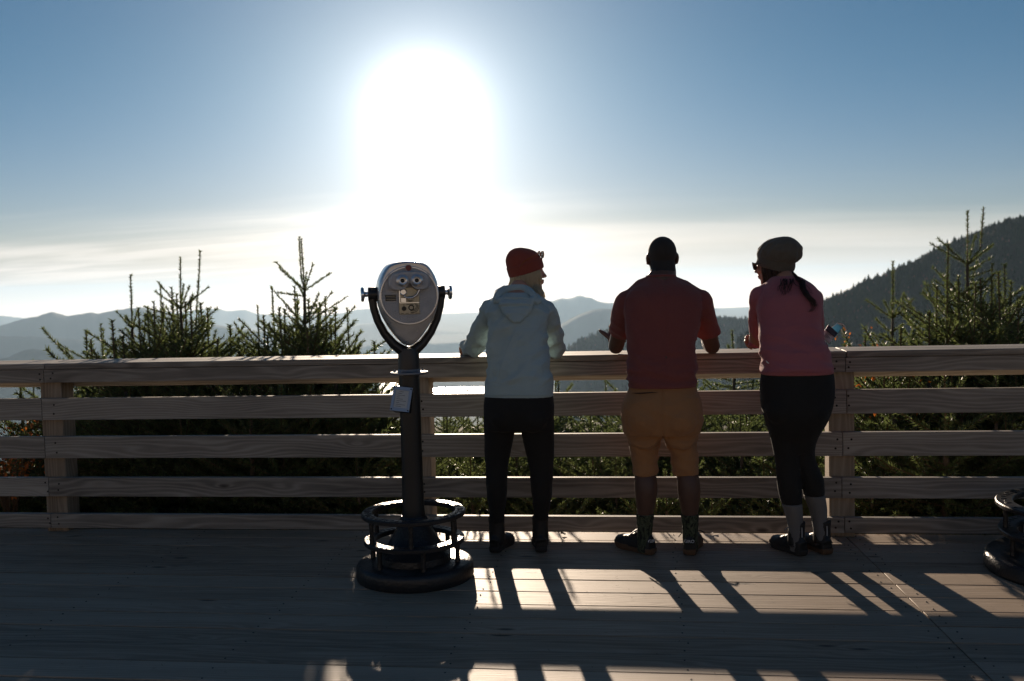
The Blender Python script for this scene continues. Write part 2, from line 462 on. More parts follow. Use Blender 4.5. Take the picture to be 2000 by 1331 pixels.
mb = MB(); g_ = random.Random(3)
for i in range(900):                      # fallen fir needles, most along the foot of the railing
    x = g_.uniform(-4.5, 3.5); y = -abs(g_.gauss(0, .55)) if g_.random() < .6 else g_.uniform(-2.6, .2)
    a = g_.uniform(0, pi); L = g_.uniform(.006, .011)
    c, s_ = cos(a), sin(a); mb.add([(x-c*L+s_*.001, y-s_*L-c*.001, .004), (x+c*L+s_*.001, y+s_*L-c*.001, .0045), (x+c*L-s_*.001, y+s_*L+c*.001, .0045), (x-c*L-s_*.001, y-s_*L+c*.001, .004)], [(0, 1, 2, 3)])
M['litter'] = mat('dry_needle', (.10, .06, .03), .8)
tag(mb.build('needle_litter', [M['litter']], None, smooth=False, sharp=False), 'scattered dry fir needles on the deck boards', 'needle litter', kind='stuff')
def dry_leaf(x, y, rz, label):
    b = MB(); b.add([(0, -.03, .003), (.012, -.012, .009), (.016, .006, .006), (0, .03, .012), (-.015, .008, .004), (-.011, -.012, .010), (0, 0, .004)], [(0, 1, 6), (1, 2, 6), (2, 3, 6), (3, 4, 6), (4, 5, 6), (5, 0, 6)])
    o = b.build('dry_leaf', [M['litter']], None, smooth=False, sharp=False); o.location = (x, y, .002); o.rotation_euler = (0, 0, rz); tag(o, label, 'leaf')
p_ = AZ(1100, 1045); dry_leaf(p_.x, p_.y, .5, 'curled brown leaf on the deck right of the blonde woman')
p_ = AZ(1391, 1042); dry_leaf(p_.x, p_.y, 2.0, 'curled brown leaf on the deck right of the man')
# ------------------------------------------------------------------ railing
fence = thing('railing', (-1.3, .1, 0), 'long weathered wooden railing of horizontal boards the three people lean on', 'railing')
def rpart(name, boxes, m, bevel=.004, screws=()):
    b = MB()
    for bx in boxes: b.box(*bx)
    for (x, y, z) in screws:
        b.lathe([(.0065, 0), (.006, .0012), (.0, .0014)], 9, 1, (0, 0, 0), Matrix.Translation((x, y, z)) @ Matrix.Rotation(pi/2, 4, 'X'))
    ob = link(name, b.mesh(name, [m, M['screw']], fence.location), fence, bevel)
    return ob
POSTX = [(-6.2, -6.06), (-3.755, -3.613), (-1.405, -1.263), (1.053, 1.194), (3.45, 3.59), (5.85, 5.99)]
for x0, x1 in POSTX:
    rpart('post', [(x0, x1, .041, .181, -1.2, 1.026, 0, 2)], M['post'], .006)
JT = {'apron': (-3.70, 1.139), 'b2': (-3.725, 1.144), 'b3': (-3.718, 1.121), 'b4': (-3.707, 1.115), 'b5': (-3.704, 1.129), 'cap': (-3.69, 1.142)}
ROWS = {'apron': (.946, 1.027), 'b2': (.711, .846), 'b3': (.470, .605), 'b4': (.228, .346), 'b5': (.028, .116)}
for key, (z0, z1) in ROWS.items():
    a, b_ = JT[key]
    for (x0, x1) in ((-8.5, a-.002), (a+.002, b_-.002), (b_+.002, 8.5)):
        sc = []
        for (p0, p1) in POSTX:
            for xx in (p0+.035, p1-.035):
                if x0+.01 < xx < x1-.01:
                    for q in ((.3, .72) if z1-z0 > .1 else (.3, .7)):
                        sc.append((xx+random.uniform(-.012, .012), 0, z0+(z1-z0)*q+random.uniform(-.006, .006)))
        rpart('rail_board', [(x0, x1, 0, .038, z0, z1, 0, 0)], M['rail'], .004, sc)
a, b_ = JT['cap']
for (x0, x1) in ((-8.5, a-.002), (a+.002, b_-.002), (b_+.002, 8.5)):
    rpart('cap_board', [(x0, x1, -.004, .165, 1.029, 1.065, 0, 0)], M['rail'], .006)
    rpart('cap_board', [(x0, x1, .171, .335, 1.029, 1.0645, 0, 0)], M['rail'], .006)
rpart('rail_board', [(-8.5, 8.5, .185, .223, .90, 1.027, 0, 0)], M['rail'], .004)

# ------------------------------------------------------------------ tower viewer
def superring(hw, top, bot, y, sc, n=56, cz=0.0):
    pass
def viewer(loc, rz, label, bs=1.0):
    T = thing('tower_viewer', loc, label, 'viewer', None, rz)
    def P(mb, name, mats, parent=T, bevel=0.0): return mb.build(name, mats, parent, (0, 0, 0), True, bevel)
    # base
    b = MB(); b.lathe([(r*bs, z) for r, z in [(.0, 0), (.296, 0), (.302, .012), (.300, .062), (.292, .078), (.284, .082), (.20, .086), (.0, .088)]], 80)
    P(b, 'base_disc', [M['iron_rough']])
    b = MB(); b.lathe([(.185, .086), (.182, .118), (.170, .128), (.150, .150), (.118, .205), (.096, .245), (.080, .285), (.062, .315), (.0, .316)], 56)
    for k in range(4):
        a = k*pi/2+.7; b.lathe([(.013, .0), (.013, .012), (.0, .014)], 6, 0, (.165*cos(a), .165*sin(a), .118))
    P(b, 'flared_foot', [M['iron']])
    for (r0, r1, z) in ((.212*bs, .266*bs, .318), (.202*bs, .258*bs, .180)):
        b = MB()
        b.lathe([(r0, z), (r0, z+.020), (r0+.004, z+.024), (r1-.005, z+.024), (r1, z+.019), (r1, z+.003), (r1-.004, z), (r0, z)], 96)
        rr = random.Random(int(z*1000))
        a = .1
        while a < 2*pi:                                     # raised lettering cast in the ring, worn past reading
            if rr.random() > .2:
                rm = (r0+r1)/2
                for q in range(rr.choice((2, 3, 3))):
                    t = a+rr.uniform(-.022, .022); r = rm+rr.uniform(-.012, .012)
                    L, W = rr.choice(((.026, .004), (.004, .016), (.022, .0045)))
                    Mx = Matrix.Rotation(t, 4, 'Z') @ Matrix.Translation((r, 0, z+.024)) @ Matrix.Rotation(rr.choice((0, 0, .5)), 4, 'Z')
                    vs = [Mx @ V((sx*L/2, sy*W/2, zz)) for zz in (-.001, .0022) for sx, sy in ((-1, -1), (1, -1), (1, 1), (-1, 1))]
                    b.add(vs, [(4, 5, 6, 7), (0, 1, 5, 4), (1, 2, 6, 5), (2, 3, 7, 6), (3, 0, 4, 7)])
            a += .135
        ring = P(b, 'step_ring', [M['iron_rough']], T, 0)
    for k in range(6):
        a = k*pi/3+.35
        b = MB(); b.lathe([(.013, .20), (.011, .26), (.013, .32)], 12, 0, (.236*bs*cos(a), .236*bs*sin(a), 0)); P(b, 'ring_post', [M['iron']])
        a += .25
        b = MB(); b.lathe([(.014, .084), (.0115, .13), (.014, .183)], 12, 0, (.230*bs*cos(a), .230*bs*sin(a), 0)); P(b, 'ring_post', [M['iron']])
    b = MB(); b.lathe([(.062, .30), (.056, .36), (.0535, .62), (.0525, 1.045)], 40); P(b, 'pole', [M['pole_iron']])
    b = MB()
    b.lathe([(.053, 1.040), (.088, 1.044), (.096, 1.050), (.095, 1.056), (.084, 1.058), (.060, 1.062), (.052, 1.075), (.0, 1.076)], 56)
    for k in range(5):
        a = k*2*pi/5+.3; b.ball((.073*cos(a), .073*sin(a), 1.06), (.010, .010, .008), 0, 10, 6)
    P(b, 'collar', [M['collar_metal']])
    # yoke
    b = MB(); b.lathe([(.055, 1.064), (.0545, 1.15), (.050, 1.175), (.0, 1.185)], 32)
    cz = 1.455
    L = [(-.172, .030), (-.174, -.02), (-.168, -.07), (-.150, -.135), (-.118, -.200), (-.075, -.255), (-.035, -.288), (0, -.300)]
    pts = [(x, 0, cz+z) for x, z in L]+[(-x, 0, cz+z) for x, z in L[-2::-1]]
    rad = [.022, .021, .020, .020, .021, .024, .028, .030]; rad = rad+rad[-2::-1]
    b.tube(pts, rad, 14, 0, 1.35, up=(0, 1, 0))
    for sx in (-1, 1):
        R = Matrix.Translation((sx*.172, 0, cz)) @ Matrix.Rotation(sx*pi/2, 4, 'Y')
        b.lathe([(.0, -.03), (.034, -.03), (.036, -.024), (.036, .018), (.032, .022), (.0, .022)], 28, 0, (0, 0, 0), R)
    P(b, 'yoke', [M['yoke']])
    for sx in (-1, 1):
        R = Matrix.Translation((sx*.184, 0, cz)) @ Matrix.Rotation(sx*pi/2, 4, 'Y')
        b = MB(); b.lathe([(.012, 0), (.013, .024), (.018, .028), (.034, .031), (.037, .035), (.037, .042), (.032, .046), (.020, .044), (.0, .043)], 32, 0, (0, 0, 0), R)
        P(b, 'knob', [M['chrome']])
    # head shell: outline in x-z, swept front to back
    half = [(0, .163), (.050, .159), (.082, .150), (.100, .140), (.114, .124), (.133, .092), (.147, .055), (.152, .010), (.150, -.035), (.142, -.080),
            (.124, -.125), (.096, -.175), (.064, -.220), (.036, -.250), (.014, -.264), (0, -.266)]
    def smoothc(P, it=1):
        for _ in range(it):
            Q = [P[0]]
            for i in range(len(P)-1):
                a, c = P[i], P[i+1]
                Q += [((a[0]*3+c[0])/4, (a[1]*3+c[1])/4), ((a[0]+c[0]*3)/4, (a[1]+c[1]*3)/4)]
            Q.append(P[-1]); P = Q
        return P
    half = smoothc(half, 2)
    outl = half+[(-x, z) for x, z in half[-2:0:-1]]
    secs = [(-.118, .90, .004), (-.112, .955, .002), (-.100, .985, 0), (-.06, 1.0, 0), (0, 1.0, 0), (.07, .985, .005), (.13, .94, .012), (.18, .85, .02), (.215, .70, .03), (.228, .50, .035)]
    vs = []; fs = []; N = len(outl)
    for (y, sc, dz) in secs:
        for (x, z) in outl:
            f = y
            if z < -.10 and y < .0: f = y+(-.10-z)*.28*(1 if y < -.05 else .4)
            vs.append((x*sc, f, cz+z*sc+dz))
    for i in range(len(secs)-1):
        for k in range(N): fs.append((i*N+k, i*N+(k+1) % N, (i+1)*N+(k+1) % N, (i+1)*N+k))
    fs.append(tuple(range(N-1, -1, -1))); fs.append(tuple((len(secs)-1)*N+k for k in range(N)))
    b = MB(); b.add(vs, fs)
    for sx in (-.035, .035):
        b.lathe([(.045, 0), (.045, .05), (.040, .056), (.0, .05)], 24, 0, (0, 0, 0), Matrix.Translation((sx*1.4, .22, cz+.06)) @ Matrix.Rotation(-pi/2, 4, 'X'))
    shell = P(b, 'head_shell', [M['alu']])
    RX = Matrix.Rotation(pi/2, 4, 'X')
    def front(x, z, y): return Matrix.Translation((x, y, cz+z)) @ RX      # local +z of the lathe points to the user
    b = MB(); b.lathe([(.147, -.004), (.147, .012), (.143, .016), (.139, .016), (.137, .011)], 72, 0, (0, 0, 0), front(0, -.010, -.113))
    rim = P(b, 'face_rim', [M['alu']])
    b = MB(); b.lathe([(.139, .0), (.139, .010), (.134, .012), (.0, .013)], 72, 0, (0, 0, 0), front(0, -.010, -.113))
    for k in range(72):                                  # beaded border
        a = 2*pi*k/72; b.ball((.132*cos(a), -.1255, cz-.010+.132*sin(a)), .0022, 0, 6, 4)
    for k in range(5): b.box(-.018+k*.0085, -.0125+k*.0085, -.1285, -.1255, cz-.117, cz-.107, 0)
    face = P(b, 'face_plate', [M['alu_cast']])
    # binocular shroud
    prof = smoothc([(0, .112), (.030, .112), (.062, .108), (.088, .098), (.100, .080), (.104, .058), (.100, .034), (.086, .018), (.060, .014), (.034, .016), (.016, .030), (.006, .048), (0, .052)], 2)
    ol = prof+[(-x, z) for x, z in prof[-2:0:-1]]; N = len(ol)
    vs = []; fs = []
    for (y, sc) in ((-.124, 1.0), (-.150, .985), (-.162, .95), (-.166, .88)):
        for (x, z) in ol: vs.append((x*sc, y, cz+.062+(z-.062)*sc))
    for i in range(3):
        for k in range(N): fs.append((i*N+k, (i+1)*N+k, (i+1)*N+(k+1) % N, i*N+(k+1) % N))
    fs.append(tuple(3*N+k for k in range(N)))
    b = MB(); b.add(vs, fs)
    for sx in (-1, 1):                                   # knurled ends
        for k in range(9):
            z = .026+k*.0085; b.box(sx*.0965-.0035, sx*.0965+.0035, -.158, -.126, cz+z, cz+z+.0045)
    P(b, 'eyepiece_shroud', [M['alu_cast']])
    for sx in (-1, 1):
        b = MB(); b.lathe([(.030, -.002), (.030, .004), (.023, .010), (.0225, .020), (.019, .022), (.0135, .020), (.013, .006)], 36, 0, (0, 0, 0), front(sx*.035, .064, -.166))
        b.lathe([(.0132, .004), (.008, .008), (.0, .009)], 24, 1, (0, 0, 0), front(sx*.035, .064, -.166))
        P(b, 'eyepiece', [M['alu'], M['glass']])
    b = MB(); b.lathe([(.019, 0), (.019, .006), (.016, .008)], 6, 0, (0, 0, 0), front(0, .126, -.128))
    b.lathe([(.0145, .004), (.0145, .009), (.0, .010)], 24, 1, (0, 0, 0), front(0, .126, -.128))
    P(b, 'coin_medallion', [M['alu_cast'], M['red_btn']])
    # coin plate with lever, knob, diagram
    b = MB(); x0, x1 = -.052, .050
    b.box(x0, x1, -.130, -.124, cz-.103, cz+.030)
    cp = P(b, 'coin_plate', [M['brass']], T, .0015)
    b = MB(); b.box(x0+.001, x0+.006, -.136, -.1302, cz-.045, cz+.028); b.box(x0+.004, x1-.002, -.1325, -.1302, cz-.047, cz-.044)
    b.lathe([(.0175, 0), (.0175, .012), (.0145, .015), (.0125, .010), (.0, .010)], 28, 0, (0, 0, 0), front(-.030, .008, -.130))
    b.tube([(-.028, -.142, cz-.012), (-.012, -.145, cz-.022), (.012, -.146, cz-.022), (.036, -.150, cz-.008), (.050, -.154, cz+.018), (.053, -.154, cz+.034)], [.004, .005, .005, .006, .006, .005], 10)
    b.box(-.042, -.018, -.140, -.1302, cz-.042, cz-.022)
    P(b, 'coin_lever', [M['chrome']])
    b = MB(); b.lathe([(.015, 0), (.015, .012), (.012, .014), (.0, .014)], 24, 0, (0, 0, 0), front(.004, -.026, -.130)); P(b, 'coin_dial', [M['brass']])
    b = MB()                                            # turning-knob diagram on the plate
    b.lathe([(.0, .0016), (.0115, .0015), (.0118, 0)], 20, 0, (0, 0, 0), front(-.028, -.074, -.130)); b.box(-.0292, -.0268, -.1314, -.1300, cz-.066, cz-.050)
    for i, (r, a0, a1) in enumerate(((.012, 0, 6.2), (.023, -2.2, .6), (.030, -2.0, .2), (.017, -1.9, 1.0))):
        pts = [(.008+r*cos(a0+(a1-a0)*q/14)+(0 if i == 0 else .008), -.1308, cz-.070+r*sin(a0+(a1-a0)*q/14)+(0 if i == 0 else .006)) for q in range(15)]
        b.tube(pts, .0016 if i else .003, 6)
    for k in range(4): b.box(-.044+k*.024, -.030+k*.024, -.1309, -.1302, cz-.099, cz-.0965)
    b.box(-.016, .020, -.1309, -.1302, cz-.0545, cz-.052)
    P(b, 'turning_diagram', [M['dark_plate']], cp)
    for k in range(2):
        b = MB(); z = -.004-k*.0165
        b.box(-.118, -.066, -.1290, -.1255, cz+z-.0138, cz+z, 0)
        rr = random.Random(k)
        xx = -.113
        while xx < -.072:
            ww = rr.uniform(.002, .006); b.box(xx, xx+ww, -.1296, -.1289, cz+z-.0085, cz+z-.0055, 1); xx += ww+.0015
        P(b, 'nameplate', [M['dark_plate'], M['brass']], T)
    # notice box on the pole
    Rm = Matrix.Translation((-.042, -.055, .918)) @ Matrix.Scale(.94, 4) @ Matrix.Rotation(radians(-20), 4, 'Z') @ Matrix.Rotation(radians(7), 4, 'Y') @ Matrix.Rotation(radians(-17), 4, 'X')
    b = MB(); b.box(-.048, .048, -.030, .075, -.062, .062); b.v = [tuple(Rm @ V(p)) for p in b.v]
    nb = P(b, 'notice_box', [M['iron']], T, .003)
    b = MB()
    for (xa, xb, za, zb) in ((-.052, .052, .048, .066), (-.052, .052, -.066, -.048), (-.052, -.037, -.0479, .0479), (.037, .052, -.0479, .0479)):
        b.box(xa, xb, -.038, -.0302, za, zb)
    for sx in (-.045, .045):
        for sz in (-.058, .058): b.lathe([(.0045, 0), (.004, .002), (.0, .0025)], 10, 1, (0, 0, 0), Matrix.Translation((sx, -.038, sz)) @ RX)
    b.v = [tuple(Rm @ V(p)) for p in b.v]; P(b, 'notice_frame', [M['frame_blue'], M['iron']], nb)
    b = MB(); b.box(-.037, .037, -.0335, -.0303, -.0478, .0478)
    rr = random.Random(4)
    for i, wd in enumerate((.022, .026, .042, .016, .034, .052, .017, .050, .030)):   # lines of print too small to read
        z = .040-i*.0100; x = -.026 if i else -.016
        xe = x+wd
        while x < xe:
            w_ = rr.uniform(.0025, .007); b.box(x, min(x+w_, xe), -.0338, -.0334, z-.0014, z+.0014, 1); x += w_+.0013
    b.v = [tuple(Rm @ V(p)) for p in b.v]; P(b, 'notice_paper', [M['paper'], M['ink']], nb)
    return T
v1 = viewer((-1.174, -.825, .001), radians(19), 'silver coin-operated viewer on a black pole, standing left of the blonde woman')
v2 = viewer((2.15, -.62, .001), radians(-90), 'black ringed foot of a second viewer cut off at the right edge', 1.5)
HAZE_D, HAZE_G = 6.0e-5, .35
# ------------------------------------------------------------------ terrain, water, far ridges
def gz(x, y):                                   # ground height near the deck
    r = math.hypot(x, y+2)
    d = max(0.0, y)
    z = -.85-.05*d-.004*max(0, d-6)**1.6
    if y < 0: z = -.85-.02*abs(y)
    if y < -13.5: z = -1.1+.42*(-13.5-y) if y > -40 else 10.0  # start of the added fill slope, behind the camera
    return z
def hterr(x, y):
    r = math.hypot(x, y); d = max(y, 0)
    base = gz(x, min(max(y, -40), 18)) if r < 20 else None
    far = -1.9-(r-18)*.34
    z = base if r < 18 else max(far, -618)
    if y < -12 and r < 140:                       # unseen slope added behind the deck to bounce warm sun onto the backs
        t = min(1, (-12-y)/3)*min(1, (140-r)/60); z = z*(1-t)+t*(-1.1+.40*min(34, -13-y)+.6*mnoise.noise(V((x*.2, y*.2, 2))))
    if z > -560 and r > 18: z += 3*mnoise.noise(V((x*.02, y*.02, 0)))*min(1, (r-18)/60)
    if r > 1700:
        k = min(1, (r-1700)/900)
        q = mnoise.noise(V((x/1600, y/1600, 4)))*26+mnoise.noise(V((x/520, y/520, 9)))*11
        z = z+k*(q+52)
        az = math.degrees(math.atan2(x, y))
        # the lake basin
        if 4700 < r < 8100 and -17.5 < az < -7:
            e = min((r-4700)/500, (8100-r)/400, (az+17.5)/2.0, (-7-az)/1.2); z -= 75*max(0, min(1, e))
        if 5650 < r < 6350 and -13.6 < az < -8: z += 62*min(1, (r-5650)/150, (6350-r)/150)
    return z
rad = [0, 2, 3.5, 5, 7, 9, 12, 15, 18, 24, 34, 50, 80, 120, 180, 270, 400, 560, 760, 1000, 1300, 1600, 1900]
rad += [2300+i*240 for i in range(26)]+[8800, 9600, 10600, 12000, 14000, 16000, 18500]
NA = 280; vs = []
for r in rad:
    for k in range(NA):
        a = 2*pi*k/NA if r < 1900 else 2*pi*k/NA
        x, y = r*sin(a), r*cos(a); vs.append((x, y, hterr(x, y)))
fs = [(i*NA+k, i*NA+(k+1) % NA, (i+1)*NA+(k+1) % NA, (i+1)*NA+k) for i in range(len(rad)-1) for k in range(NA)]
def landmat(name, a, b_, sc):
    m = mat(name, a, .95, 0, .1); n = NT(m.node_tree); co = n.coord('Object')
    f = n.noise(co, sc, 6.0, .62); n.link(n.ramp(f, [(.35, a), (.62, b_)]), bsdf(m).inputs['Base Color'])
    return m
M['land'] = landmat('forested_land', (.022, .034, .016), (.075, .060, .032), .004)
M['duff'] = landmat('forest_floor', (.018, .014, .010), (.05, .04, .024), 6.0)
M['fill_rock'] = landmat('added_fill_rock', (.30, .27, .23), (.46, .42, .37), 1.3)  # pale so the added slope throws fill light on the people
n = NT(M['land'].node_tree)
me = np_mesh('terrain', vs, fs, [M['land'], M['duff'], M['fill_rock']], midx=[2 if (vs[f[0]][1] < -12 and math.hypot(*vs[f[0]][:2]) < 90) else 1 if i < 12*NA else 0 for i, f in enumerate(fs)], smooth=True)
tag(link('terrain', me, None, 0, False), kind='structure')
M['water'] = mat('lake_water', (.02, .03, .04), .24, 0, .5)
n = NT(M['water'].node_tree); wv = n.noise(n.vmath('MULTIPLY', n.coord('Object'), (.02, .006, 1)), 1.0, 4.0, .6)
n.link(n.bump(wv, .5, 3.0), bsdf(M['water']).inputs['Normal'])
mb = MB(); mb.add([(-5200, 3000, -600), (2600, 3000, -600), (2600, 9200, -600), (-5200, 9200, -600)], [(0, 1, 2, 3)])
tag(mb.build('lake_water', [M['water']]), kind='structure')

def interp(P, x):
    if x <= P[0][0]: return P[0][1]
    for (a, b_), (c, d) in zip(P, P[1:]):
        if x <= c: return b_+(d-b_)*(x-a)/(c-a)
    return P[-1][1]
def ridge(name, P, r, lf, lb, zb, m, step=5, jag=.8, bow=0.0, fol=None):
    xs = np.arange(P[0][0], P[-1][0]+.1, step); rows = []; nn = 9
    prof = [(-1, 0), (-.72, .20), (-.45, .46), (-.22, .72), (-.08, .92), (0, 1.0), (.15, .9), (.5, .5), (1, 0)]
    for x in xs:
        y = interp(P, x)+jag*mnoise.noise(V((x*.09, r*.01, 0)))+jag*.5*mnoise.noise(V((x*.31, r*.01, 7)))
        c = AR(x, y, r); h = V((c.x, c.y, 0)).normalized(); row = []
        for (t, f) in prof:
            L = lf if t < 0 else lb
            rr = r+t*L
            q = h*rr; zz = zb+(c.z-zb)*f
            amp = (c.z-zb)*.10*(1-abs(2*f-1)) if 0 < f < 1 else 0
            zz += amp*2.2*mnoise.noise(V((q.x/r*9, q.y/r*9, 3)))
            row.append((q.x, q.y, zz))
        rows.append(row)
    vs = [p for row in rows for p in row]
    fs = [(i*nn+k, i*nn+k+1, (i+1)*nn+k+1, (i+1)*nn+k) for i in range(len(rows)-1) for k in range(nn-1)]
    me = np_mesh(name, vs, fs, [m], smooth=True)
    tag(link(name, me, None, 0, False), kind='structure'); return rows
RA0 = [(-260, 640), (-120, 622), (0, 617), (24, 619), (46, 622), (72, 619), (101, 611), (130, 618), (190, 616), (240, 606), (276, 601), (300, 604), (345, 612), (393, 604), (424, 603), (445, 608), (478, 605), (500, 613), (560, 617), (640, 616), (670, 611), (702, 604), (730, 603), (780, 612), (830, 626), (858, 623), (883, 619), (905, 624), (960, 624), (1020, 606), (1062, 592), (1080, 588), (1097, 582.5), (1107, 584), (1116, 583), (1130, 576.8), (1145, 581), (1155, 582), (1168, 588.7), (1183, 592), (1197, 592), (1260, 590), (1330, 588), (1365, 594), (1395, 602), (1411, 606), (1432, 610), (1456, 604), (1520, 596), (1640, 602), (1800, 590), (2150, 600)]
RA1 = [(-300, 660), (-100, 648), (0, 637), (46, 623), (72, 618.5), (101, 609.5), (120, 614), (130, 618), (156, 614), (178, 610.5), (190, 613), (211, 609), (240, 604), (276, 601), (320, 612), (390, 628), (450, 640), (520, 648), (600, 652), (660, 644), (707, 633), (760, 630), (800, 640), (860, 646), (920, 650), (1000, 648), (1060, 642), (1098, 632), (1135, 613), (1155, 606), (1175, 603), (1197, 604), (1250, 610), (1310, 612), (1370, 618), (1440, 630), (1520, 640)]
RA2 = [(-320, 662), (-150, 655), (0, 657), (80, 658), (140, 664), (200, 667), (280, 672), (380, 674), (470, 668), (560, 668), (640, 672), (690, 676), (712, 681)]
RA4 = [(640, 700), (690, 682), (730, 672), (790, 668), (850, 671), (910, 668), (980, 664), (1060, 668), (1140, 672), (1220, 680)]
RA3 = [(-60, 705), (0, 702), (18, 698), (43, 686), (65, 681.5), (84, 685), (110, 693), (140, 697), (165, 690), (200, 684), (240, 690), (300, 694), (420, 697), (560, 700), (640, 692), (680, 694), (715, 690), (740, 699)]
RC = [(1085, 700), (1100, 688), (1112, 680.6), (1121, 674), (1135, 666), (1155, 657), (1170, 652), (1182, 646), (1220, 636), (1260, 628), (1310, 622), (1360, 620), (1399, 621), (1425, 623), (1451, 624), (1500, 622), (1560, 610), (1640, 600)]
RD = [(1440, 664), (1500, 634), (1560, 606), (1608, 588), (1639, 577), (1656, 572), (1680, 555), (1704, 547), (1721, 541), (1743, 531), (1760, 521), (1776, 516), (1793, 508), (1812, 497), (1836, 485), (1860, 476), (1897, 459), (1921, 450), (1945, 438), (1969, 430), (2000, 425), (2060, 418), (2150, 414), (2260, 420), (2420, 440)]
M['far'] = landmat('far_mountain', (.030, .040, .030), (.055, .050, .035), .0012)
ridge('far_mountains', RA0, 16500, 2600, 2600, -625, M['far'], 6, .9)
ridge('mountain_range', [q for q in RA1 if q[0] <= 660], 7600, 1500, 1500, -625, M['far'], 5, 1.1)
ridge('lake_mountains', [q for q in RA1 if 600 <= q[0] <= 1100], 11200, 2300, 2200, -625, M['far'], 6, 1.0)
ridge('blue_ridge', [(1040, 700), (1070, 672)]+[q for q in RA1 if q[0] >= 1098], 6200, 1300, 1300, -625, M['far'], 5, 1.1)
ridge('peak_ridge', [(1000, 640)]+[q for q in RA0 if 1020 <= q[0] <= 1330]+[(1380, 604), (1420, 630)], 10600, 2000, 2000, -625, M['far'], 4, .8)
ridge('valley_hills', [q for q in RA2 if q[0] < 600], 6000, 1000, 1000, -625, M['far'], 6, 1.2)
ridge('lake_shore_hills', RA4, 8500, 850, 900, -625, M['far'], 6, 1.0)
ridge('foothills', RA3, 4500, 600, 600, -630, M['land'], 5, 1.0)
rowsC = ridge('wooded_ridge', RC, 1900, 700, 620, -430, M['land'], 5, 1.0)
rowsD = ridge('wooded_hill', RD, 900, 430, 400, -220, M['land'], 5, 1.0)

# far-off wood: thousands of small conifers on the two near hills, each set one mass
M['wood'] = needle('distant_conifer', (.028, .044, .020), (.085, .092, .038), .02)
def forest(name, rows, nt, h0, seed, tmax, fcol, zmin):
    g = np.random.default_rng(seed); NR = len(rows); R = np.array(rows)     # NR x 9 x 3
    seg = 7; tiers = 3
    tv = []; tf = []
    for t in range(tiers):
        zb, zt, rb = .05+.27*t, .55+.225*t, .24*(1-.27*t)
        o = len(tv)
        for k in range(seg): tv.append((rb*cos(2*pi*k/seg+t), rb*sin(2*pi*k/seg+t), zb))
        tv.append((0, 0, zt))
        for k in range(seg): tf.append((o+k, o+(k+1) % seg, o+seg))
    tv = np.array(tv); tf = np.array(tf)
    i = g.uniform(0, NR-1.001, nt); j = g.uniform(0, tmax, nt)
    near = g.random(nt) < .14; j[near] = g.uniform(4.4, 5.6, near.sum())
    i0 = i.astype(int); j0 = j.astype(int); fi = (i-i0)[:, None]; fj = (j-j0)[:, None]
    P = (R[i0, j0]*(1-fi)+R[i0+1, j0]*fi)*(1-fj)+(R[i0, j0+1]*(1-fi)+R[i0+1, j0+1]*fi)*fj
    h = h0*np.clip(g.lognormal(-.28, .42, nt), .3, 1.9)*(1+.45*(g.random(nt) < .05)); wd = h*g.uniform(.85, 1.5, nt)
    tint = np.clip(g.normal(.32, .2, nt), 0, 1)
    dec = (g.random(nt) < fcol)
    jit = 1+g.uniform(-.28, .28, (nt, len(tv)))
    X = np.empty((nt, len(tv), 3)); th = g.uniform(0, 6.28, nt)
    cx = tv[None, :, 0]*np.cos(th)[:, None]-tv[None, :, 1]*np.sin(th)[:, None]; sy = tv[None, :, 0]*np.sin(th)[:, None]+tv[None, :, 1]*np.cos(th)[:, None]
    X[..., 0] = P[:, None, 0]+cx*wd[:, None]*jit; X[..., 1] = P[:, None, 1]+sy*wd[:, None]*jit
    X[..., 2] = P[:, None, 2]-.12*h[:, None]+tv[None, :, 2]*h[:, None]*np.where(dec, .7, 1)[:, None]
    Fs = (tf[None]+(np.arange(nt)*len(tv))[:, None, None]).reshape(-1, 3)
    mi = np.repeat(dec.astype(int), len(tf))
    me = np_mesh(name, X.reshape(-1, 3), Fs, [M['wood'], M['rust_wood']], np.repeat(tint, len(tf)), mi)
    return tag(link(name, me, None, 0, False), kind='stuff')
bsdf(M['wood']).inputs['Specular IOR Level'].default_value = .03; bsdf(M['wood']).inputs['Roughness'].default_value = .9
M['rust_wood'] = needle('autumn_hardwood', (.14, .055, .018), (.24, .10, .03), .1)
fD = forest('conifer_wood', rowsD, 36000, 3.1, 3, 5.4, .06, 0)
fC = forest('conifer_wood_beyond', rowsC, 9000, 7.0, 5, 5.4, .02, 0)
fD.name = 'hillside_wood'; fC.name = 'ridge_wood'
tag(fD, 'dense dark conifer wood covering the big hill at right', 'wood'); tag(fC, 'hazy conifer wood on the low ridge behind the man', 'wood')

# ------------------------------------------------------------------ air
hz = bpy.data.materials.new('haze_air'); hz.use_nodes = True; n = NT(hz.node_tree); n.n.clear()
o_ = n.node('ShaderNodeOutputMaterial'); pv = n.node('ShaderNodeVolumePrincipled')
pv.inputs['Color'].default_value = (.46, .66, .87, 1); pv.inputs['Density'].default_value = HAZE_D
pv.inputs['Anisotropy'].default_value = HAZE_G
n.link(pv.outputs[0], o_.inputs['Volume'])
mb = MB(); mb.box(-20000, 20000, -19500, 20500, -760, 150)
hb = mb.build('haze', [hz], None, smooth=False, sharp=False); tag(hb, kind='stuff')
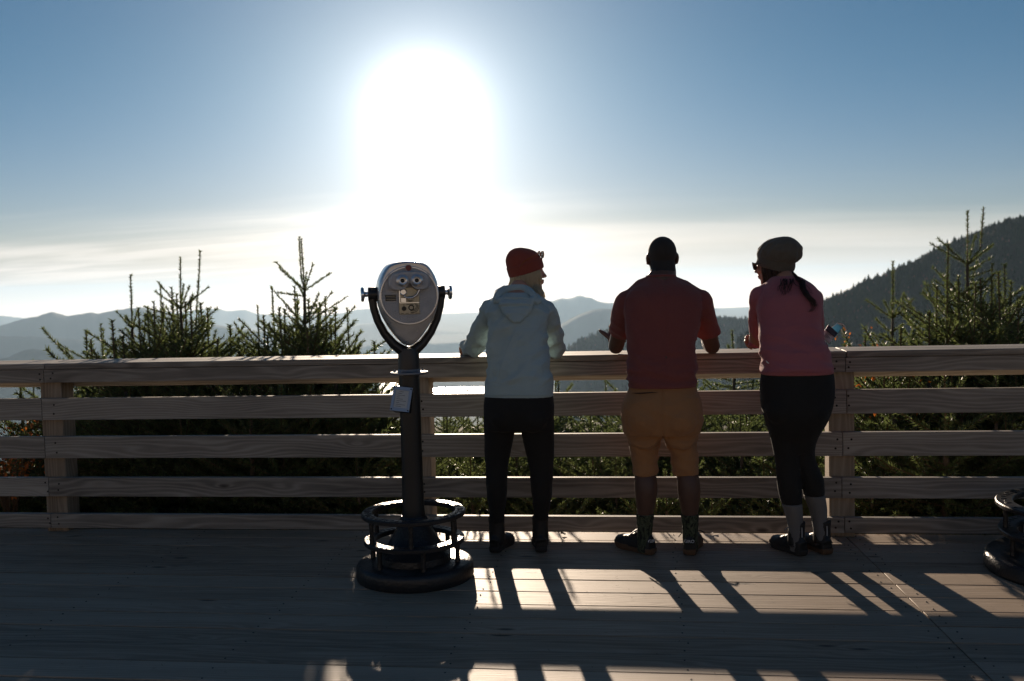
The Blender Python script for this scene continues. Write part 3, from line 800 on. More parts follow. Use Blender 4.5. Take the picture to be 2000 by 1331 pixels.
# ------------------------------------------------------------------ firs
class Fir:
    def __init__(s, seed, years, lead, spread=1.0, ndens=150, nlen=.0195, bare=0.0, leaders=1, droop=0.0, order=3, base=0.0):
        s.r = random.Random(seed); s.sh = []       # shoots: p0, p1, radius, order, age
        s.trunk = []; s.spread = spread; s.order = order; s.droop = droop
        r = s.r
        H = 0; nodes = []; L = lead
        seg = []
        for k in range(years):
            seg.append(lead*(1, .60, .47, .42, .40)[min(k, 4)]*r.uniform(.85, 1.15))
        H = sum(seg)+base; s.H = H
        z = H; p = V((0, 0, H)); lean = V((0, 0, 0)); tp = [V((0, 0, H))]
        wob = V((0, 0, 0))
        for k, l in enumerate(seg):
            nxt = tp[-1]-V((r.uniform(-.05, .05)*l, r.uniform(-.05, .05)*l, l)); tp.append(nxt)
        tp.append(V((tp[-1].x, tp[-1].y, -.15)))
        sh = V((tp[-1].x, tp[-1].y, 0)); tp = [q-sh*(1-q.z/H if H else 0) for q in tp]
        s.tp = tp
        # top shoot carries needles
        s.sh.append((tp[1], tp[0], .0042, 0, 0))
        if years > 1: s.sh.append((tp[2], tp[1], .006, 0, 1))
        for q in range(leaders-1):
            a = r.uniform(0, 6.28); b0 = tp[1+q % 2]
            off = V((cos(a), sin(a), 0))*r.uniform(.05, .12)*lead/.3
            m = b0+off+V((0, 0, lead*.25)); s.sh.append((b0, m, .004, 0, 0))
            e = m+off*.25+V((0, 0, lead*r.uniform(.6, .85))); s.sh.append((m, e, .004, 0, 0))
        for k in range(1, years):
            ag0 = (k+1)//2
            nb = r.choice((5, 6, 6, 7)) if k > 2 else r.choice((4, 5)); a0 = r.uniform(0, 6.28)
            for q in range(nb):
                a = a0+2*pi*q/nb+r.uniform(-.3, .3)
                el = radians(max(0, 44-4.2*k)+r.uniform(-10, 10))
                dirv = V((cos(a)*cos(el), sin(a)*cos(el), sin(el)))
                ag = min((k+1)//2, 5) if k > 1 else 1
                tot = lead*(.60+.17*k)*spread*r.uniform(.65, 1.15)
                s.grow(tp[k], dirv, ag, min(tot, lead*2.5*spread)/ag, 1)
            # inter-whorl twigs
            for q in range(r.choice((4, 5, 6)) if k > 1 else 1):
                a = r.uniform(0, 6.28); t = r.uniform(.15, .85); p = tp[k-1].lerp(tp[k], t)
                if k == 1: continue
                el = radians(r.uniform(5, 40)); s.grow(p, V((cos(a)*cos(el), sin(a)*cos(el), sin(el))), max(1, min(ag0, 3)), min(lead*(.40+.10*k), lead*1.5)*r.uniform(.6, 1.1)*spread/max(1, min(ag0, 3)), 2)
        s.nd = ndens; s.nl = nlen
    def grow(s, p, d, age, L, order):
        r = s.r
        for a in range(age, 0, -1):
            l = L*r.uniform(.82, 1.12)
            q = p+d*l
            s.sh.append((p, q, .0020+.0009*a, order, a-1))
            if a > 1 and order < s.order:
                side = d.cross(V((0, 0, 1)));
                side = side.normalized() if side.length > 1e-4 else V((1, 0, 0))
                for sg in (-1, 1):
                    if r.random() < .10: continue
                    an = radians(r.uniform(40, 58))
                    dd = (d*cos(an)+side*sg*sin(an)+V((0, 0, r.uniform(-.12, .16)))).normalized()
                    s.grow(q, dd, a-1, L*.74*r.uniform(.8, 1.1), order+1)
                if r.random() < .45:
                    for sg in (-1, 1):
                        an = radians(r.uniform(45, 65))
                        s.grow(p.lerp(q, r.uniform(.3, .75)), (d*cos(an)+side*sg*sin(an)+V((0, 0, r.uniform(-.05, .25)))).normalized(), 1, L*.45, 9)
            p = q
            d = (d+V((r.uniform(-.08, .08), r.uniform(-.08, .08), .10 if a > 2 else .16-s.droop))).normalized()
            L *= .96
    def meshes(s):
        g = np.random.default_rng(s.r.randrange(1 << 30))
        S = s.sh; P0 = np.array([a[0] for a in S]); P1 = np.array([a[1] for a in S]); rad = np.array([a[2] for a in S])
        od = np.array([a[3] for a in S]); age = np.array([a[4] for a in S])
        Ln = np.linalg.norm(P1-P0, axis=1); D = (P1-P0)/Ln[:, None]
        # twigs, 3-sided
        ref = np.where(np.abs(D[:, 2:3]) < .9, np.array([[0, 0, 1.]]), np.array([[1., 0, 0]]))
        U = np.cross(D, ref); U /= np.linalg.norm(U, axis=1)[:, None]; W = np.cross(D, U)
        tv = []; tf = []
        for k in range(3):
            c, q = cos(2*pi*k/3), sin(2*pi*k/3)
            tv.append(P0+(U*c+W*q)*rad[:, None]); 
        for k in range(3):
            c, q = cos(2*pi*k/3), sin(2*pi*k/3)
            tv.append(P1+(U*c+W*q)*(rad*.75)[:, None])
        tv = np.stack(tv, 1); n_ = len(S)
        quads = np.array([(0, 1, 4), (0, 4, 3), (1, 2, 5), (1, 5, 4), (2, 0, 3), (2, 3, 5)])
        tf = (quads[None]+(np.arange(n_)*6)[:, None, None]).reshape(-1, 3)
        # needles
        cnt = np.maximum(3, (Ln*s.nd*2.0*np.where(age > 3, .55, 1)*np.where(od == 0, 1.25, 1))).astype(int)
        idx = np.repeat(np.arange(n_), cnt); N = len(idx)
        t = g.random(N); th = g.uniform(0, 2*pi, N)
        base = P0[idx]+(P1-P0)[idx]*t[:, None]
        rd = U[idx]*np.cos(th)[:, None]+W[idx]*np.sin(th)[:, None]
        rd[:, 2] += .35*(od[idx] > 0)
        rd /= np.linalg.norm(rd, axis=1)[:, None]
        ln = s.nl*g.uniform(.7, 1.15, N)*np.where(od[idx] == 0, .9, 1)
        dirn = rd*.86+D[idx]*g.uniform(.35, .75, N)[:, None]; dirn /= np.linalg.norm(dirn, axis=1)[:, None]
        sd = np.cross(dirn, g.normal(size=(N, 3))); sd /= np.linalg.norm(sd, axis=1)[:, None]
        wd = .0022
        nv = np.stack([base+sd*wd, base-sd*wd, base+dirn*ln[:, None]], 1)
        nf = np.arange(N*3).reshape(-1, 3)
        tint = np.clip(.30+.32*(age[idx] == 0)+g.normal(0, .16, N), 0, 1)
        vs = np.concatenate([tv.reshape(-1, 3), nv.reshape(-1, 3)]); fs = np.concatenate([tf, nf+len(tv)*6])
        mi = np.concatenate([np.ones(len(tf), int), np.zeros(N, int)])
        tt = np.concatenate([np.full(len(tf), .5), tint])
        crown = np_mesh('crown', vs, fs, [M['needles'], M['twig']], tt, mi)
        b = MB(); n2 = len(s.tp)
        b.tube([tuple(p) for p in s.tp[1:]][::-1], [max(.004, .005+.0024*(n2-1-i)) for i in range(n2-1)], 7, 0)
        trunk = b.mesh('trunk', [M['bark']], (0, 0, 0)); 
        return crown, trunk, s.H
FIRS = {}
def fir_kind(k, **kw): FIRS[k] = Fir(**kw).meshes()
fir_kind('tall', seed=3, years=14, lead=.33, leaders=2, ndens=430)
fir_kind('triple', seed=8, years=13, lead=.33, leaders=3, spread=1.1, ndens=430)
fir_kind('slim', seed=12, years=12, lead=.30, spread=.75, ndens=430)
fir_kind('sparse', seed=21, years=11, lead=.36, spread=.62, order=2, ndens=520)
fir_kind('bush', seed=31, years=9, lead=.22, spread=1.45, ndens=430)
fir_kind('bush2', seed=37, years=9, lead=.18, spread=1.7, ndens=430)
fir_kind('small', seed=44, years=8, lead=.24, spread=1.15, ndens=460)
fir_kind('dense', seed=52, years=12, lead=.22, spread=1.5, ndens=430)
def fir(kind, x, y, ztop, label, group=None, rz=None, sc=None, name='fir_tree'):
    crown, trunk, H = FIRS[kind]; g = gz(x, y)-.05
    if sc is None: sc = (ztop-g)/H
    rz = random.uniform(0, 6.28) if rz is None else rz
    T = thing(name, (x, y, ztop-H*sc), label, 'tree', group, rz)
    T.scale = (sc, sc, sc)
    for nm, me in (('crown', crown), ('trunk', trunk)):
        c = bpy.data.objects.new(nm, me); COL.objects.link(c); c.parent = T
    return T
def firpx(kind, px, py, y, label, **kw):
    p = A(px, py, y); return fir(kind, p.x, y, p.z, label, **kw)
HERO = [
 ('triple', 352, 503, 2.0, 'tall dark fir with three thin leader shoots, left of the telescope', .98),
 ('slim', 255, 537, 2.3, 'thin fir with a single bare leader, leftmost tall top above the railing', .85),
 ('sparse', 313, 556, 3.0, 'faint thin fir top just left of the three-leader fir', .8),
 ('small', 219, 626, 1.8, 'short fir shoot poking up at the left end of the fir clump', 1.0),
 ('small', 392, 592, 2.4, 'small fir with one upright shoot right of the three-leader fir', 1.0),
 ('small', 449, 636, 2.2, 'low fir tip in the gap between the two tall left firs', .9),
 ('tall', 588, 467, 2.0, 'tallest fir behind the railing just left of the telescope', 1.0),
 ('slim', 503, 597, 1.9, 'lone leader shoot with bare arms left of the tallest fir', .85),
 ('slim', 531, 560, 2.4, 'slender fir with a long upright leader beside the tallest fir', .9),
 ('dense', 625, 592, 2.6, 'bushy fir close against the right side of the tallest fir', 1.0),
 ('slim', 678, 601, 2.1, 'fir with a long leaning shoot nearest the telescope head', .9),
 ('small', 731, 668, 2.2, 'low fir tip partly hidden by the yoke of the telescope', .9),
 ('dense', 300, 590, 1.7, 'bushy fir crown filling in below the leftmost slender fir', 1),
 ('dense', 372, 584, 1.8, 'bushy fir crown under the right arms of the three-leader fir', 1),
 ('bush', 240, 655, 1.5, 'low spreading fir with long arms at the left of the clump', 1),
 ('bush', 425, 662, 1.6, 'low fir bough just above the railing between the two clumps', 1),
 ('dense', 545, 602, 1.7, 'bushy fir crown filling in left below the tallest fir', 1),
 ('dense', 655, 602, 1.8, 'bushy fir crown filling in right below the tallest fir', 1),
 ('bush', 600, 640, 1.5, 'dark fir crown in front of the tallest fir trunk', 1),
 ('dense', 270, 602, 1.9, 'bushy fir crown at the left side of the left fir clump', 1),
 ('dense', 335, 562, 2.3, 'broad fir crown right under the three leader shoots', 1),
 ('dense', 405, 602, 2.1, 'bushy fir crown at the right side of the left fir clump', 1),
 ('dense', 575, 560, 2.3, 'broad fir crown directly under the tallest left leader', 1),
 ('dense', 515, 617, 2.0, 'low bushy fir crown at the left side of the tallest left fir', 1),
 ('dense', 635, 580, 2.2, 'broad fir crown right of the trunk of the tallest left fir', 1),
 ('dense', 1850, 537, 2.2, 'broad fir crown under the crooked-topped fir', 1),
 ('dense', 1950, 532, 2.1, 'broad dark fir crown right of the tallest right fir', 1),
 ('dense', 1905, 552, 2.0, 'dense dark fir crown under the tallest right fir', 1),
 ('bush', 1760, 640, 1.8, 'low spreading fir around the foot of the lone sparse fir', 1),
 ('bush', 1690, 655, 2.6, 'low pale fir boughs over the railing beside the held face mask', 1),
 ('sparse', 1744, 511, 2.4, 'lone sparse fir with flat tiers right of the pink-shirted woman', .9),
 ('slim', 1852, 476, 2.6, 'pale slender fir with a crooked top left of the tallest right fir', 1.0),
 ('tall', 1890, 412, 2.7, 'tallest fir at the right, its leader rising against the hill', 1.0),
 ('slim', 1938, 516, 2.4, 'short-tipped fir just right of the tallest right fir', .95),
 ('dense', 1962, 517, 3.0, 'dark bushy fir near the right edge above the railing', 1.0),
 ('dense', 2012, 560, 2.3, 'dark fir cut off by the right edge of the photo', 1.0),
 ('bush', 1815, 610, 2.1, 'spreading fir of pale twigs below the crooked-topped fir', 1.0),
 ('small', 1430, 646, 5.6, 'little sunlit fir tip above the railing between man and pink-shirted woman', 1.0),
 ('small', 1090, 735, 4.6, 'little fir seen through the top railing gap right of the blonde woman', 1.0),
 ('small', 1182, 738, 4.8, 'little fir seen through the top railing gap left of the man', 1.0),
]
for i, (k, px, py, y, lab, sp) in enumerate(HERO):
    random.seed(100+i); firpx(k, px, py, y, lab)
for i, (px, py, y) in enumerate(((288, 600, 2.1), (318, 592, 2.5), (345, 575, 2.2), (362, 590, 1.8), (388, 608, 2.4), (556, 605, 1.9), (580, 575, 2.3), (602, 585, 1.8), (622, 606, 2.0), (646, 622, 2.3))):
    random.seed(300+i); firpx('dense', px, py, y, 'bushy fir crown within the two tall fir clumps left of the telescope', group='bushy firs within the left fir clumps')
for i, (px, py, y) in enumerate(((1830, 560, 2.5), (1872, 540, 2.3), (1890, 520, 2.9), (1915, 545, 2.5), (1938, 560, 2.8), (1975, 550, 2.6), (1990, 580, 2.0))):
    random.seed(330+i); firpx('dense', px, py, y, 'bushy fir crown within the tall fir clump at the right edge', group='bushy firs within the right fir clump')
# thicket
random.seed(5)
GL = 'dense low firs seen through the railing gaps left of the telescope'
GC = 'low firs seen through the railing gaps between the three people'
GR = 'dense firs seen through the railing gaps right of the woman in pink'
LL = 'dark dense fir filling the railing gaps left of the telescope'
LC = 'low sunlit fir filling the railing gaps around the three people'
LR = 'dark dense fir filling the railing gaps at the right'
for i in range(30):
    y = random.choice((.95, 1.5, 2.2, 3.1))+random.uniform(-.2, .2); s = (5.76+y)/5.76
    px = random.uniform(170, 700) ; p = A(px, 700, y)
    zt = random.uniform(.55, 1.0) if y < 1.3 else random.uniform(.8, 1.12)+.05*(y-1.5)
    if px > 640: zt -= .22
    fir(random.choice(('dense', 'bush', 'bush2', 'dense')), p.x, y, zt, LL, GL)
for i in range(64):
    y = random.choice((1.0, 1.7, 2.4, 3.2, 4.0, 5.0))+random.uniform(-.25, .25)
    px = random.uniform(740, 1600); p = A(px, 700, y)
    zt = min(.07+.165*y, .40 if px < 960 else .56)+random.uniform(-.20, .02)
    fir(random.choice(('bush', 'bush2', 'small', 'bush2')), p.x, y, zt, LC, GC)
for i in range(26):
    y = random.choice((.95, 1.5, 2.2, 3.0))+random.uniform(-.2, .2)
    px = random.uniform(1690, 2080); p = A(px, 700, y)
    zt = random.uniform(.5, .95) if y < 1.3 else random.uniform(.75, 1.12)
    if px < 1720: zt -= .2
    fir(random.choice(('dense', 'bush', 'bush2', 'dense')), p.x, y, zt, LR, GR)
for (px, py, y, k, lab) in ((40, 757, 2.2, 'small', 'small fir in the top railing gap at the far left'), (64, 735, 3.0, 'sparse', 'thin bare fir stem in the top gap at the far left'), (20, 880, 1.5, 'bush', 'low fir behind the lower railing boards at the far left'), (100, 800, 1.9, 'bush', 'low fir behind the left railing post')):
    random.seed(px); firpx(k, px, py, y, lab)
fir('small', -1.22, 1.2, .45, 'small fir behind the railing just right of the telescope pole')
fir('small', -.98, 1.9, .52, 'small fir behind the railing left of the blonde woman')
# firs farther out of frame to the left keep the deck in shade there
for (x, y, zt) in ((-6.0, 1.6, 1.1), (-6.6, 2.4, 1.3), (-6.3, 1.8, 1.5), (-7.2, 2.6, 1.7)):
    fir('dense', x, y, zt, 'dark fir outside the left end of the view', 'firs past the left end of the view')
# autumn shrubs
def shrub(px, py, y, h, w, nleaf, label, seed):
    g = random.Random(seed); p = A(px, py, y); base = V((p.x, y, p.z-h))
    T = thing('autumn_shrub', base, label, 'shrub', 'orange-leaved shrubs behind the railing')
    bs = MB(); bl = MB(); tips = []
    for k in range(16):
        a = g.uniform(0, 6.28); q = V((0, 0, 0)); d = V((cos(a)*.5, sin(a)*.5, 1.0)).normalized(); pts = [q]
        for j in range(5):
            q = q+d*h*.2*g.uniform(.8, 1.2); d = (d+V((g.uniform(-.3, .3), g.uniform(-.3, .3), .1))).normalized(); pts.append(q)
            if j > 1: tips.append(q)
        bs.tube(pts, [.006, .005, .004, .003, .002, .0015], 5)
    for k in range(nleaf):
        c = g.choice(tips)+V((g.gauss(0, w*.16), g.gauss(0, w*.16), g.gauss(0, h*.10)))
        L = g.uniform(.025, .05); R = Matrix.Rotation(g.uniform(0, 6.28), 3, 'Z') @ Matrix.Rotation(g.uniform(-1.1, 1.1), 3, 'X')
        vs = [c+R @ V(v) for v in ((0, 0, 0), (L*.32, L*.4, .004), (.1*L, L, -.004), (-.3*L, L*.45, .004))]
        bl.add(vs, [(0, 1, 2, 3)], 0, None, g.random())
    bs.build('stems', [M['twig']], T); bl.build('leaves', [M['orange_leaf']], T, smooth=False, sharp=False)
shrub(8, 815, 1.2, .75, .5, 240, 'bright orange shrub at the left edge between the railing boards', 1)
shrub(15, 890, 1.0, .5, .5, 160, 'orange twiggy shrub low behind the railing at the left edge', 2)
shrub(1692, 722, 1.9, .9, .7, 260, 'orange shrub just right of the post beside the woman in pink', 3)
shrub(1632, 668, 4.5, .8, .9, 220, 'orange shrub peeping over the railing by the held face mask', 4)
# ------------------------------------------------------------------ people: sculpting kit
class Blob:
    """overlapping limbs, lofts and balls that are fused into one continuous skin"""
    def __init__(s): s.b = MB()
    def cap(s, pts, rad, n=14, flat=1.0, up=None):
        pts = [V(p) for p in pts]
        P = [pts[0]]; R = [rad[0]]
        for i in range(len(pts)-1):
            m = 3
            for q in range(1, m+1):
                t = q/m; P.append(pts[i].lerp(pts[i+1], t)); R.append(rad[i]+(rad[i+1]-rad[i])*(3*t*t-2*t**3))
        s.b.tube(P, R, n, 0, flat, up)
        if flat == 1.0:
            s.b.ball(pts[0], rad[0]*.99, 0, 14, 9); s.b.ball(pts[-1], rad[-1]*.99, 0, 14, 9)
            for p, r in zip(pts[1:-1], rad[1:-1]): s.b.ball(p, r, 0, 14, 9)
        return s
    def ball(s, c, r, R=None): s.b.ball(c, r, 0, 20, 12, R); return s
    def open(s, pts, rad, n=24, flat=1.0, up=None):     # blunt ended tube (sleeves, trouser legs)
        pts = [V(p) for p in pts]; s.b.tube(pts, rad, n, 0, flat, up); return s
    def loft(s, rings, n=40, e=2.3, sub=3):
        """rings: (x, y, z, half width, half depth front, half depth back)"""
        def sg(v, p): return math.copysign(abs(v)**p, v)
        R = []
        for i in range(len(rings)-1):
            p0 = rings[max(i-1, 0)]; p1 = rings[i]; p2 = rings[i+1]; p3 = rings[min(i+2, len(rings)-1)]
            for q in range(sub):
                t = q/sub
                R.append([.5*((2*b)+(-a+c)*t+(2*a-5*b+4*c-d_)*t*t+(-a+3*b-3*c+d_)*t**3) for a, b, c, d_ in zip(p0, p1, p2, p3)])
        R.append(list(rings[-1]))
        vs = []; fs = []
        for (x, y, z, w_, f, bk) in R:
            for k in range(n):
                a = 2*pi*k/n; c, q = sg(cos(a), 2/e), sg(sin(a), 2/e)
                vs.append((x+w_*c, y+(f if q > 0 else bk)*q, z))
        m = len(R)
        for i in range(m-1):
            for k in range(n): fs.append((i*n+k, i*n+(k+1) % n, (i+1)*n+(k+1) % n, (i+1)*n+k))
        fs.append(tuple(range(n-1, -1, -1))); fs.append(tuple((m-1)*n+k for k in range(n)))
        s.b.add(vs, fs); return s
    def fuse(s, name, mats, parent, vox=.006, sm=3, disp=None, assign=None, sharp=False):
        me = s.b.mesh('tmp', [], (0, 0, 0)); ob = bpy.data.objects.new('tmp', me); COL.objects.link(ob)
        r = ob.modifiers.new('r', 'REMESH'); r.mode = 'VOXEL'; r.voxel_size = vox
        if sm:
            q = ob.modifiers.new('s', 'SMOOTH'); q.iterations = sm; q.factor = .5
        dg = bpy.context.evaluated_depsgraph_get(); dg.update()
        out_ = bpy.data.meshes.new_from_object(ob.evaluated_get(dg))
        bpy.data.objects.remove(ob); bpy.data.meshes.remove(me)
        N = len(out_.vertices); co_ = np.empty(N*3, np.float32); out_.vertices.foreach_get('co', co_); co_ = co_.reshape(-1, 3)
        if disp:
            no = np.empty(N*3, np.float32); out_.vertices.foreach_get('normal', no); no = no.reshape(-1, 3)
            a = np.array([disp(p, n_) for p, n_ in zip(co_, no)], np.float32)
            co_ = co_+no*a[:, None]
        out_.materials.clear()
        for m in mats: out_.materials.append(m)
        P = out_.polygons; K = len(P)
        mi = np.zeros(K, np.int32)
        if assign:
            ce = np.empty(K*3, np.float32); P.foreach_get('center', ce); mi = np.array([assign(c) for c in ce.reshape(-1, 3)], np.int32)
        P.foreach_set('material_index', mi)
        P.foreach_set('use_smooth', np.ones(K, bool))
        co_ = co_-np.array(parent_origin(parent), np.float32)
        out_.vertices.foreach_set('co', co_.ravel()); out_.update(); out_.name = name
        return link(name, out_, parent, 0, False)
def parent_origin(p):
    o = V((0, 0, 0))
    while p is not None: o += p.location; p = p.parent
    return o
def wbuild(mb, name, mats, parent, smooth=True, bevel=0.0, sharp=True):
    mats = mats if isinstance(mats, (list, tuple)) else [mats]
    return link(name, mb.mesh(name, mats, parent_origin(parent), smooth), parent, bevel, sharp)
def nz(x, y, z): return mnoise.noise(V((x, y, z)))
def rot(yaw=0, pitch=0, roll=0):
    """yaw>0 turns the face to the left, pitch>0 looks down, roll>0 tips the crown to the right"""
    return Matrix.Rotation(yaw, 3, 'Z') @ Matrix.Rotation(-pitch, 3, 'X') @ Matrix.Rotation(roll, 3, 'Y')
def head(bl, c, R, k=1.0, ears=True):
    def T(p): return V(c)+R @ (V(p)*k)
    def B(p, r): bl.ball(T(p), tuple(x*k for x in r), R)
    B((0, -.014, .032), (.074, .095, .082)); B((0, .020, -.010), (.069, .070, .085))
    B((0, .036, -.052), (.057, .050, .056)); B((0, .050, -.082), (.040, .042, .030)); B((0, .078, -.096), (.020, .016, .016))
    bl.cap([T((-.040, .074, .026)), T((0, .085, .026)), T((.040, .074, .026))], [.011*k, .012*k, .011*k])
    bl.cap([T((0, .086, .016)), T((0, .100, -.008)), T((0, .112, -.026))], [.008*k, .0085*k, .011*k])
    for sx in (-1, 1):
        B((sx*.012, .098, -.031), (.008, .010, .007)); B((sx*.040, .066, -.020), (.020, .020, .016))
        B((sx*.033, .074, .008), (.0125, .011, .0105))
        if not ears: continue
        E = R @ Matrix.Rotation(sx*.35, 3, 'Z')
        bl.ball(T((sx*.0765, -.006, .002)), (.0075*k, .017*k, .027*k), E); bl.ball(T((sx*.076, .004, -.018)), (.007*k, .009*k, .013*k), E)
        bl.cap([T((sx*.075, -.014, .018)), T((sx*.081, -.019, .006)), T((sx*.077, -.010, -.016))], [.006*k, .006*k, .005*k])
    B((0, .0955, -.052), (.022, .010, .0068)); B((0, .0935, -.0645), (.020, .010, .0075))
    return T
def arm_pts(sh, el, wr): return V(sh), V(el), V(wr)
def hand(bl, w_, fwd, up, thumb, curl=.5, k=1.0, spread=.12, tcurl=.3, curls=None):
    """wrist, finger direction, back-of-hand direction, thumb side (+1: fwd x up)"""
    f = V(fwd).normalized(); u = V(up); u = (u-f*u.dot(f)).normalized(); s = f.cross(u)*thumb     # towards the thumb
    W = V(w_)
    def P(a, b, c): return W+(s*a+f*b+u*c)*k
    bl.cap([P(0, -.02, 0), P(0, .012, 0)], [.026*k, .027*k])
    for i, a in enumerate((.030, .010, -.010, -.029)):
        bl.cap([P(a*.6, .012, 0), P(a, .088-abs(i-1)*.005, .003)], [.0175*k, .0125*k])
    lens = ((.045, .026, .021), (.050, .030, .023), (.046, .028, .022), (.036, .021, .019))
    for i, a in enumerate((.031, .0105, -.0105, -.030)):
        c0 = (curls[i] if curls else curl)
        p = P(a, .088-abs(i-1)*.005, .003); sp = (1.5-i)*spread*.5
        ang = c0*.8; d_ = None; pts = [p]; rr = [.0108, .0096, .0088, .0072]
        for j, L in enumerate(lens[i]):
            dd = (f*cos(ang)-u*sin(ang))*cos(sp)+s*sin(sp)
            p = p+dd*L*k; pts.append(p); ang += c0*(1.1 if j == 0 else .75)
        bl.cap(pts, [r*k for r in rr], 12)
    p0 = P(.020, .018, -.006); p1 = P(.047, .046, -.012-.01*tcurl); d1 = (s*(.62-.5*tcurl)+f*.78-u*.35*tcurl).normalized()
    p2 = p1+d1*.036*k; d2 = (d1+f*.25*tcurl-s*.35*tcurl).normalized(); p3 = p2+d2*.028*k
    bl.cap([p0, p1, p2, p3], [.018*k, .0135*k, .0115*k, .0092*k], 12)
def strands(name, m, parent, curves, r0=.0016, n=4, taper=.35):
    """hair: each curve is a list of points"""
    b = MB()
    for pts in curves:
        k = len(pts); b.tube(pts, [r0*(1-(1-taper)*(i/(k-1))**1.5) for i in range(k)], n, 0, 1.0, None, .5, True)
    return wbuild(b, name, [m], parent, True, 0, False)
def catmull(P, m=4):
    P = [V(p) for p in P]; out_ = []
    for i in range(len(P)-1):
        p0, p1, p2, p3 = P[max(i-1, 0)], P[i], P[i+1], P[min(i+2, len(P)-1)]
        for q in range(m):
            t = q/m; out_.append(.5*((2*p1)+(p2-p0)*t+(2*p0-5*p1+4*p2-p3)*t*t+(3*p1-p0-3*p2+p3)*t**3))
    out_.append(P[-1]); return out_
def shoe(parent, heel, yaw, L=.285, W=.100, H=.085, col='shoe', sole='sole_gum', shaft=0.0, lean=(0, 0), st=.028, pitch=0.0, extra=None):
    """heel: ground point under the ankle; yaw>0 toes out to the left"""
    heel = V((heel[0], heel[1], .002))-(Matrix.Rotation(yaw, 3, "Z") @ V((0, L*.225, 0)))
    Rz = Matrix.Rotation(yaw, 3, 'Z') @ Matrix.Rotation(pitch, 3, 'X')
    def T(x, y, z): return V(heel)+Rz @ V((x, y, z))
    outl = [(.0, .30), (.03, .60), (.10, .68), (.25, .64), (.42, .66), (.58, .84), (.72, 1.0), (.84, .96), (.93, .74), (.985, .38), (1.0, .05)]
    cen = lambda t: .10*max(0, t-.35)*W
    ring = [(t, w_) for t, w_ in outl]
    b = MB(); vs = []; fs = []
    loop = [(-w_*W*.5+cen(t), t*L) for t, w_ in ring]+[(w_*W*.5+cen(t), t*L) for t, w_ in ring[::-1]]
    N = len(loop)
    for z, sc in ((0, .97), (.004, 1.0), (st*.5, 1.02), (st-.003, 1.035), (st, 1.02)):
        for x, y in loop:
            zz = z+(.010 if y > .9*L else .004 if y > .8*L else 0)*(1 if z < st*.6 else .6)
            vs.append(T(x*sc, L*.48+(y-L*.48)*sc, zz))
    for i in range(4):
        for k in range(N): fs.append((i*N+k, i*N+(k+1) % N, (i+1)*N+(k+1) % N, (i+1)*N+k))
    fs.append(tuple(range(N-1, -1, -1))); fs.append(tuple(4*N+k for k in range(N))); b.add(vs, fs)
    bl = Blob()
    bl.b.tube([T(0, L*.055, st+.02), T(0, L*.10, st+.03)], [.030, .034], 14)
    rings = [(.03, .032, .070), (.10, .036, .078), (.22, .038, .084), (.36, .038, .080), (.50, .041, .066), (.64, .047, .050), (.76, .050, .044), (.87, .046, .040), (.95, .034, .032), (.995, .016, .018)]
    vs = []; fs = []; n_ = 18; kx = W/.100; kz = H/.085
    for (t, w_, h) in rings:
        for k in range(n_):
            a = 2*pi*k/n_; x = w_*kx*math.copysign(abs(cos(a))**.8, cos(a)); z = sin(a)
            zz = st-.004+(max(0, z)**.9)*(h*kz) if z > 0 else st-.008
            vs.append(T(x*(1-.28*max(0, z)*(1 if t < .6 else .3))+cen(t), t*L, zz))
    for i in range(len(rings)-1):
        for k in range(n_): fs.append((i*n_+k, i*n_+(k+1) % n_, (i+1)*n_+(k+1) % n_, (i+1)*n_+k))
    fs.append(tuple(range(n_-1, -1, -1))); fs.append(tuple((len(rings)-1)*n_+k for k in range(n_))); bl.b.add(vs, fs)
    an = T(0, L*.24, st)
    if shaft:
        bl.open([T(0, L*.235, st+.02), T(0, L*.235, st+.06), T(lean[0]*.6, L*.225+lean[1]*.6, st+shaft*.7), T(lean[0], L*.22+lean[1], st+shaft)], [.046, .046, .044, .047], 24)
    sh = bl.fuse('shoe', [M[col]], parent, .0055, 3, lambda p, n_: .0016*nz(p[0]*60, p[1]*60, p[2]*90))
    wbuild(b, 'sole', [M[sole]], sh)
    # laces across the instep
    lb = MB()
    for i in range(4):
        t = .36+i*.07; hh = (st+.083*kz)-.013*i-(.004 if i else 0)
        lb.tube([T(-.026+cen(t), t*L-.004, hh-.014), T(-.012+cen(t), t*L, hh+.001), T(.012+cen(t), t*L+.006, hh+.001), T(.026+cen(t), t*L+.003, hh-.014)], .0028, 6)
    if extra: extra(T, lb, sh)
    return sh, T, lb
def text_mesh(txt, size, Mx, depth=.0006):
    cu = bpy.data.curves.new('t', 'FONT'); cu.body = txt; cu.size = size; cu.align_x = 'CENTER'; cu.align_y = 'CENTER'; cu.extrude = depth
    ob = bpy.data.objects.new('t', cu); COL.objects.link(ob); dg = bpy.context.evaluated_depsgraph_get(); dg.update()
    me = bpy.data.meshes.new_from_object(ob.evaluated_get(dg)); bpy.data.objects.remove(ob)
    b = MB(); b.add([Mx @ v.co for v in me.vertices], [list(p.vertices) for p in me.polygons]); return b
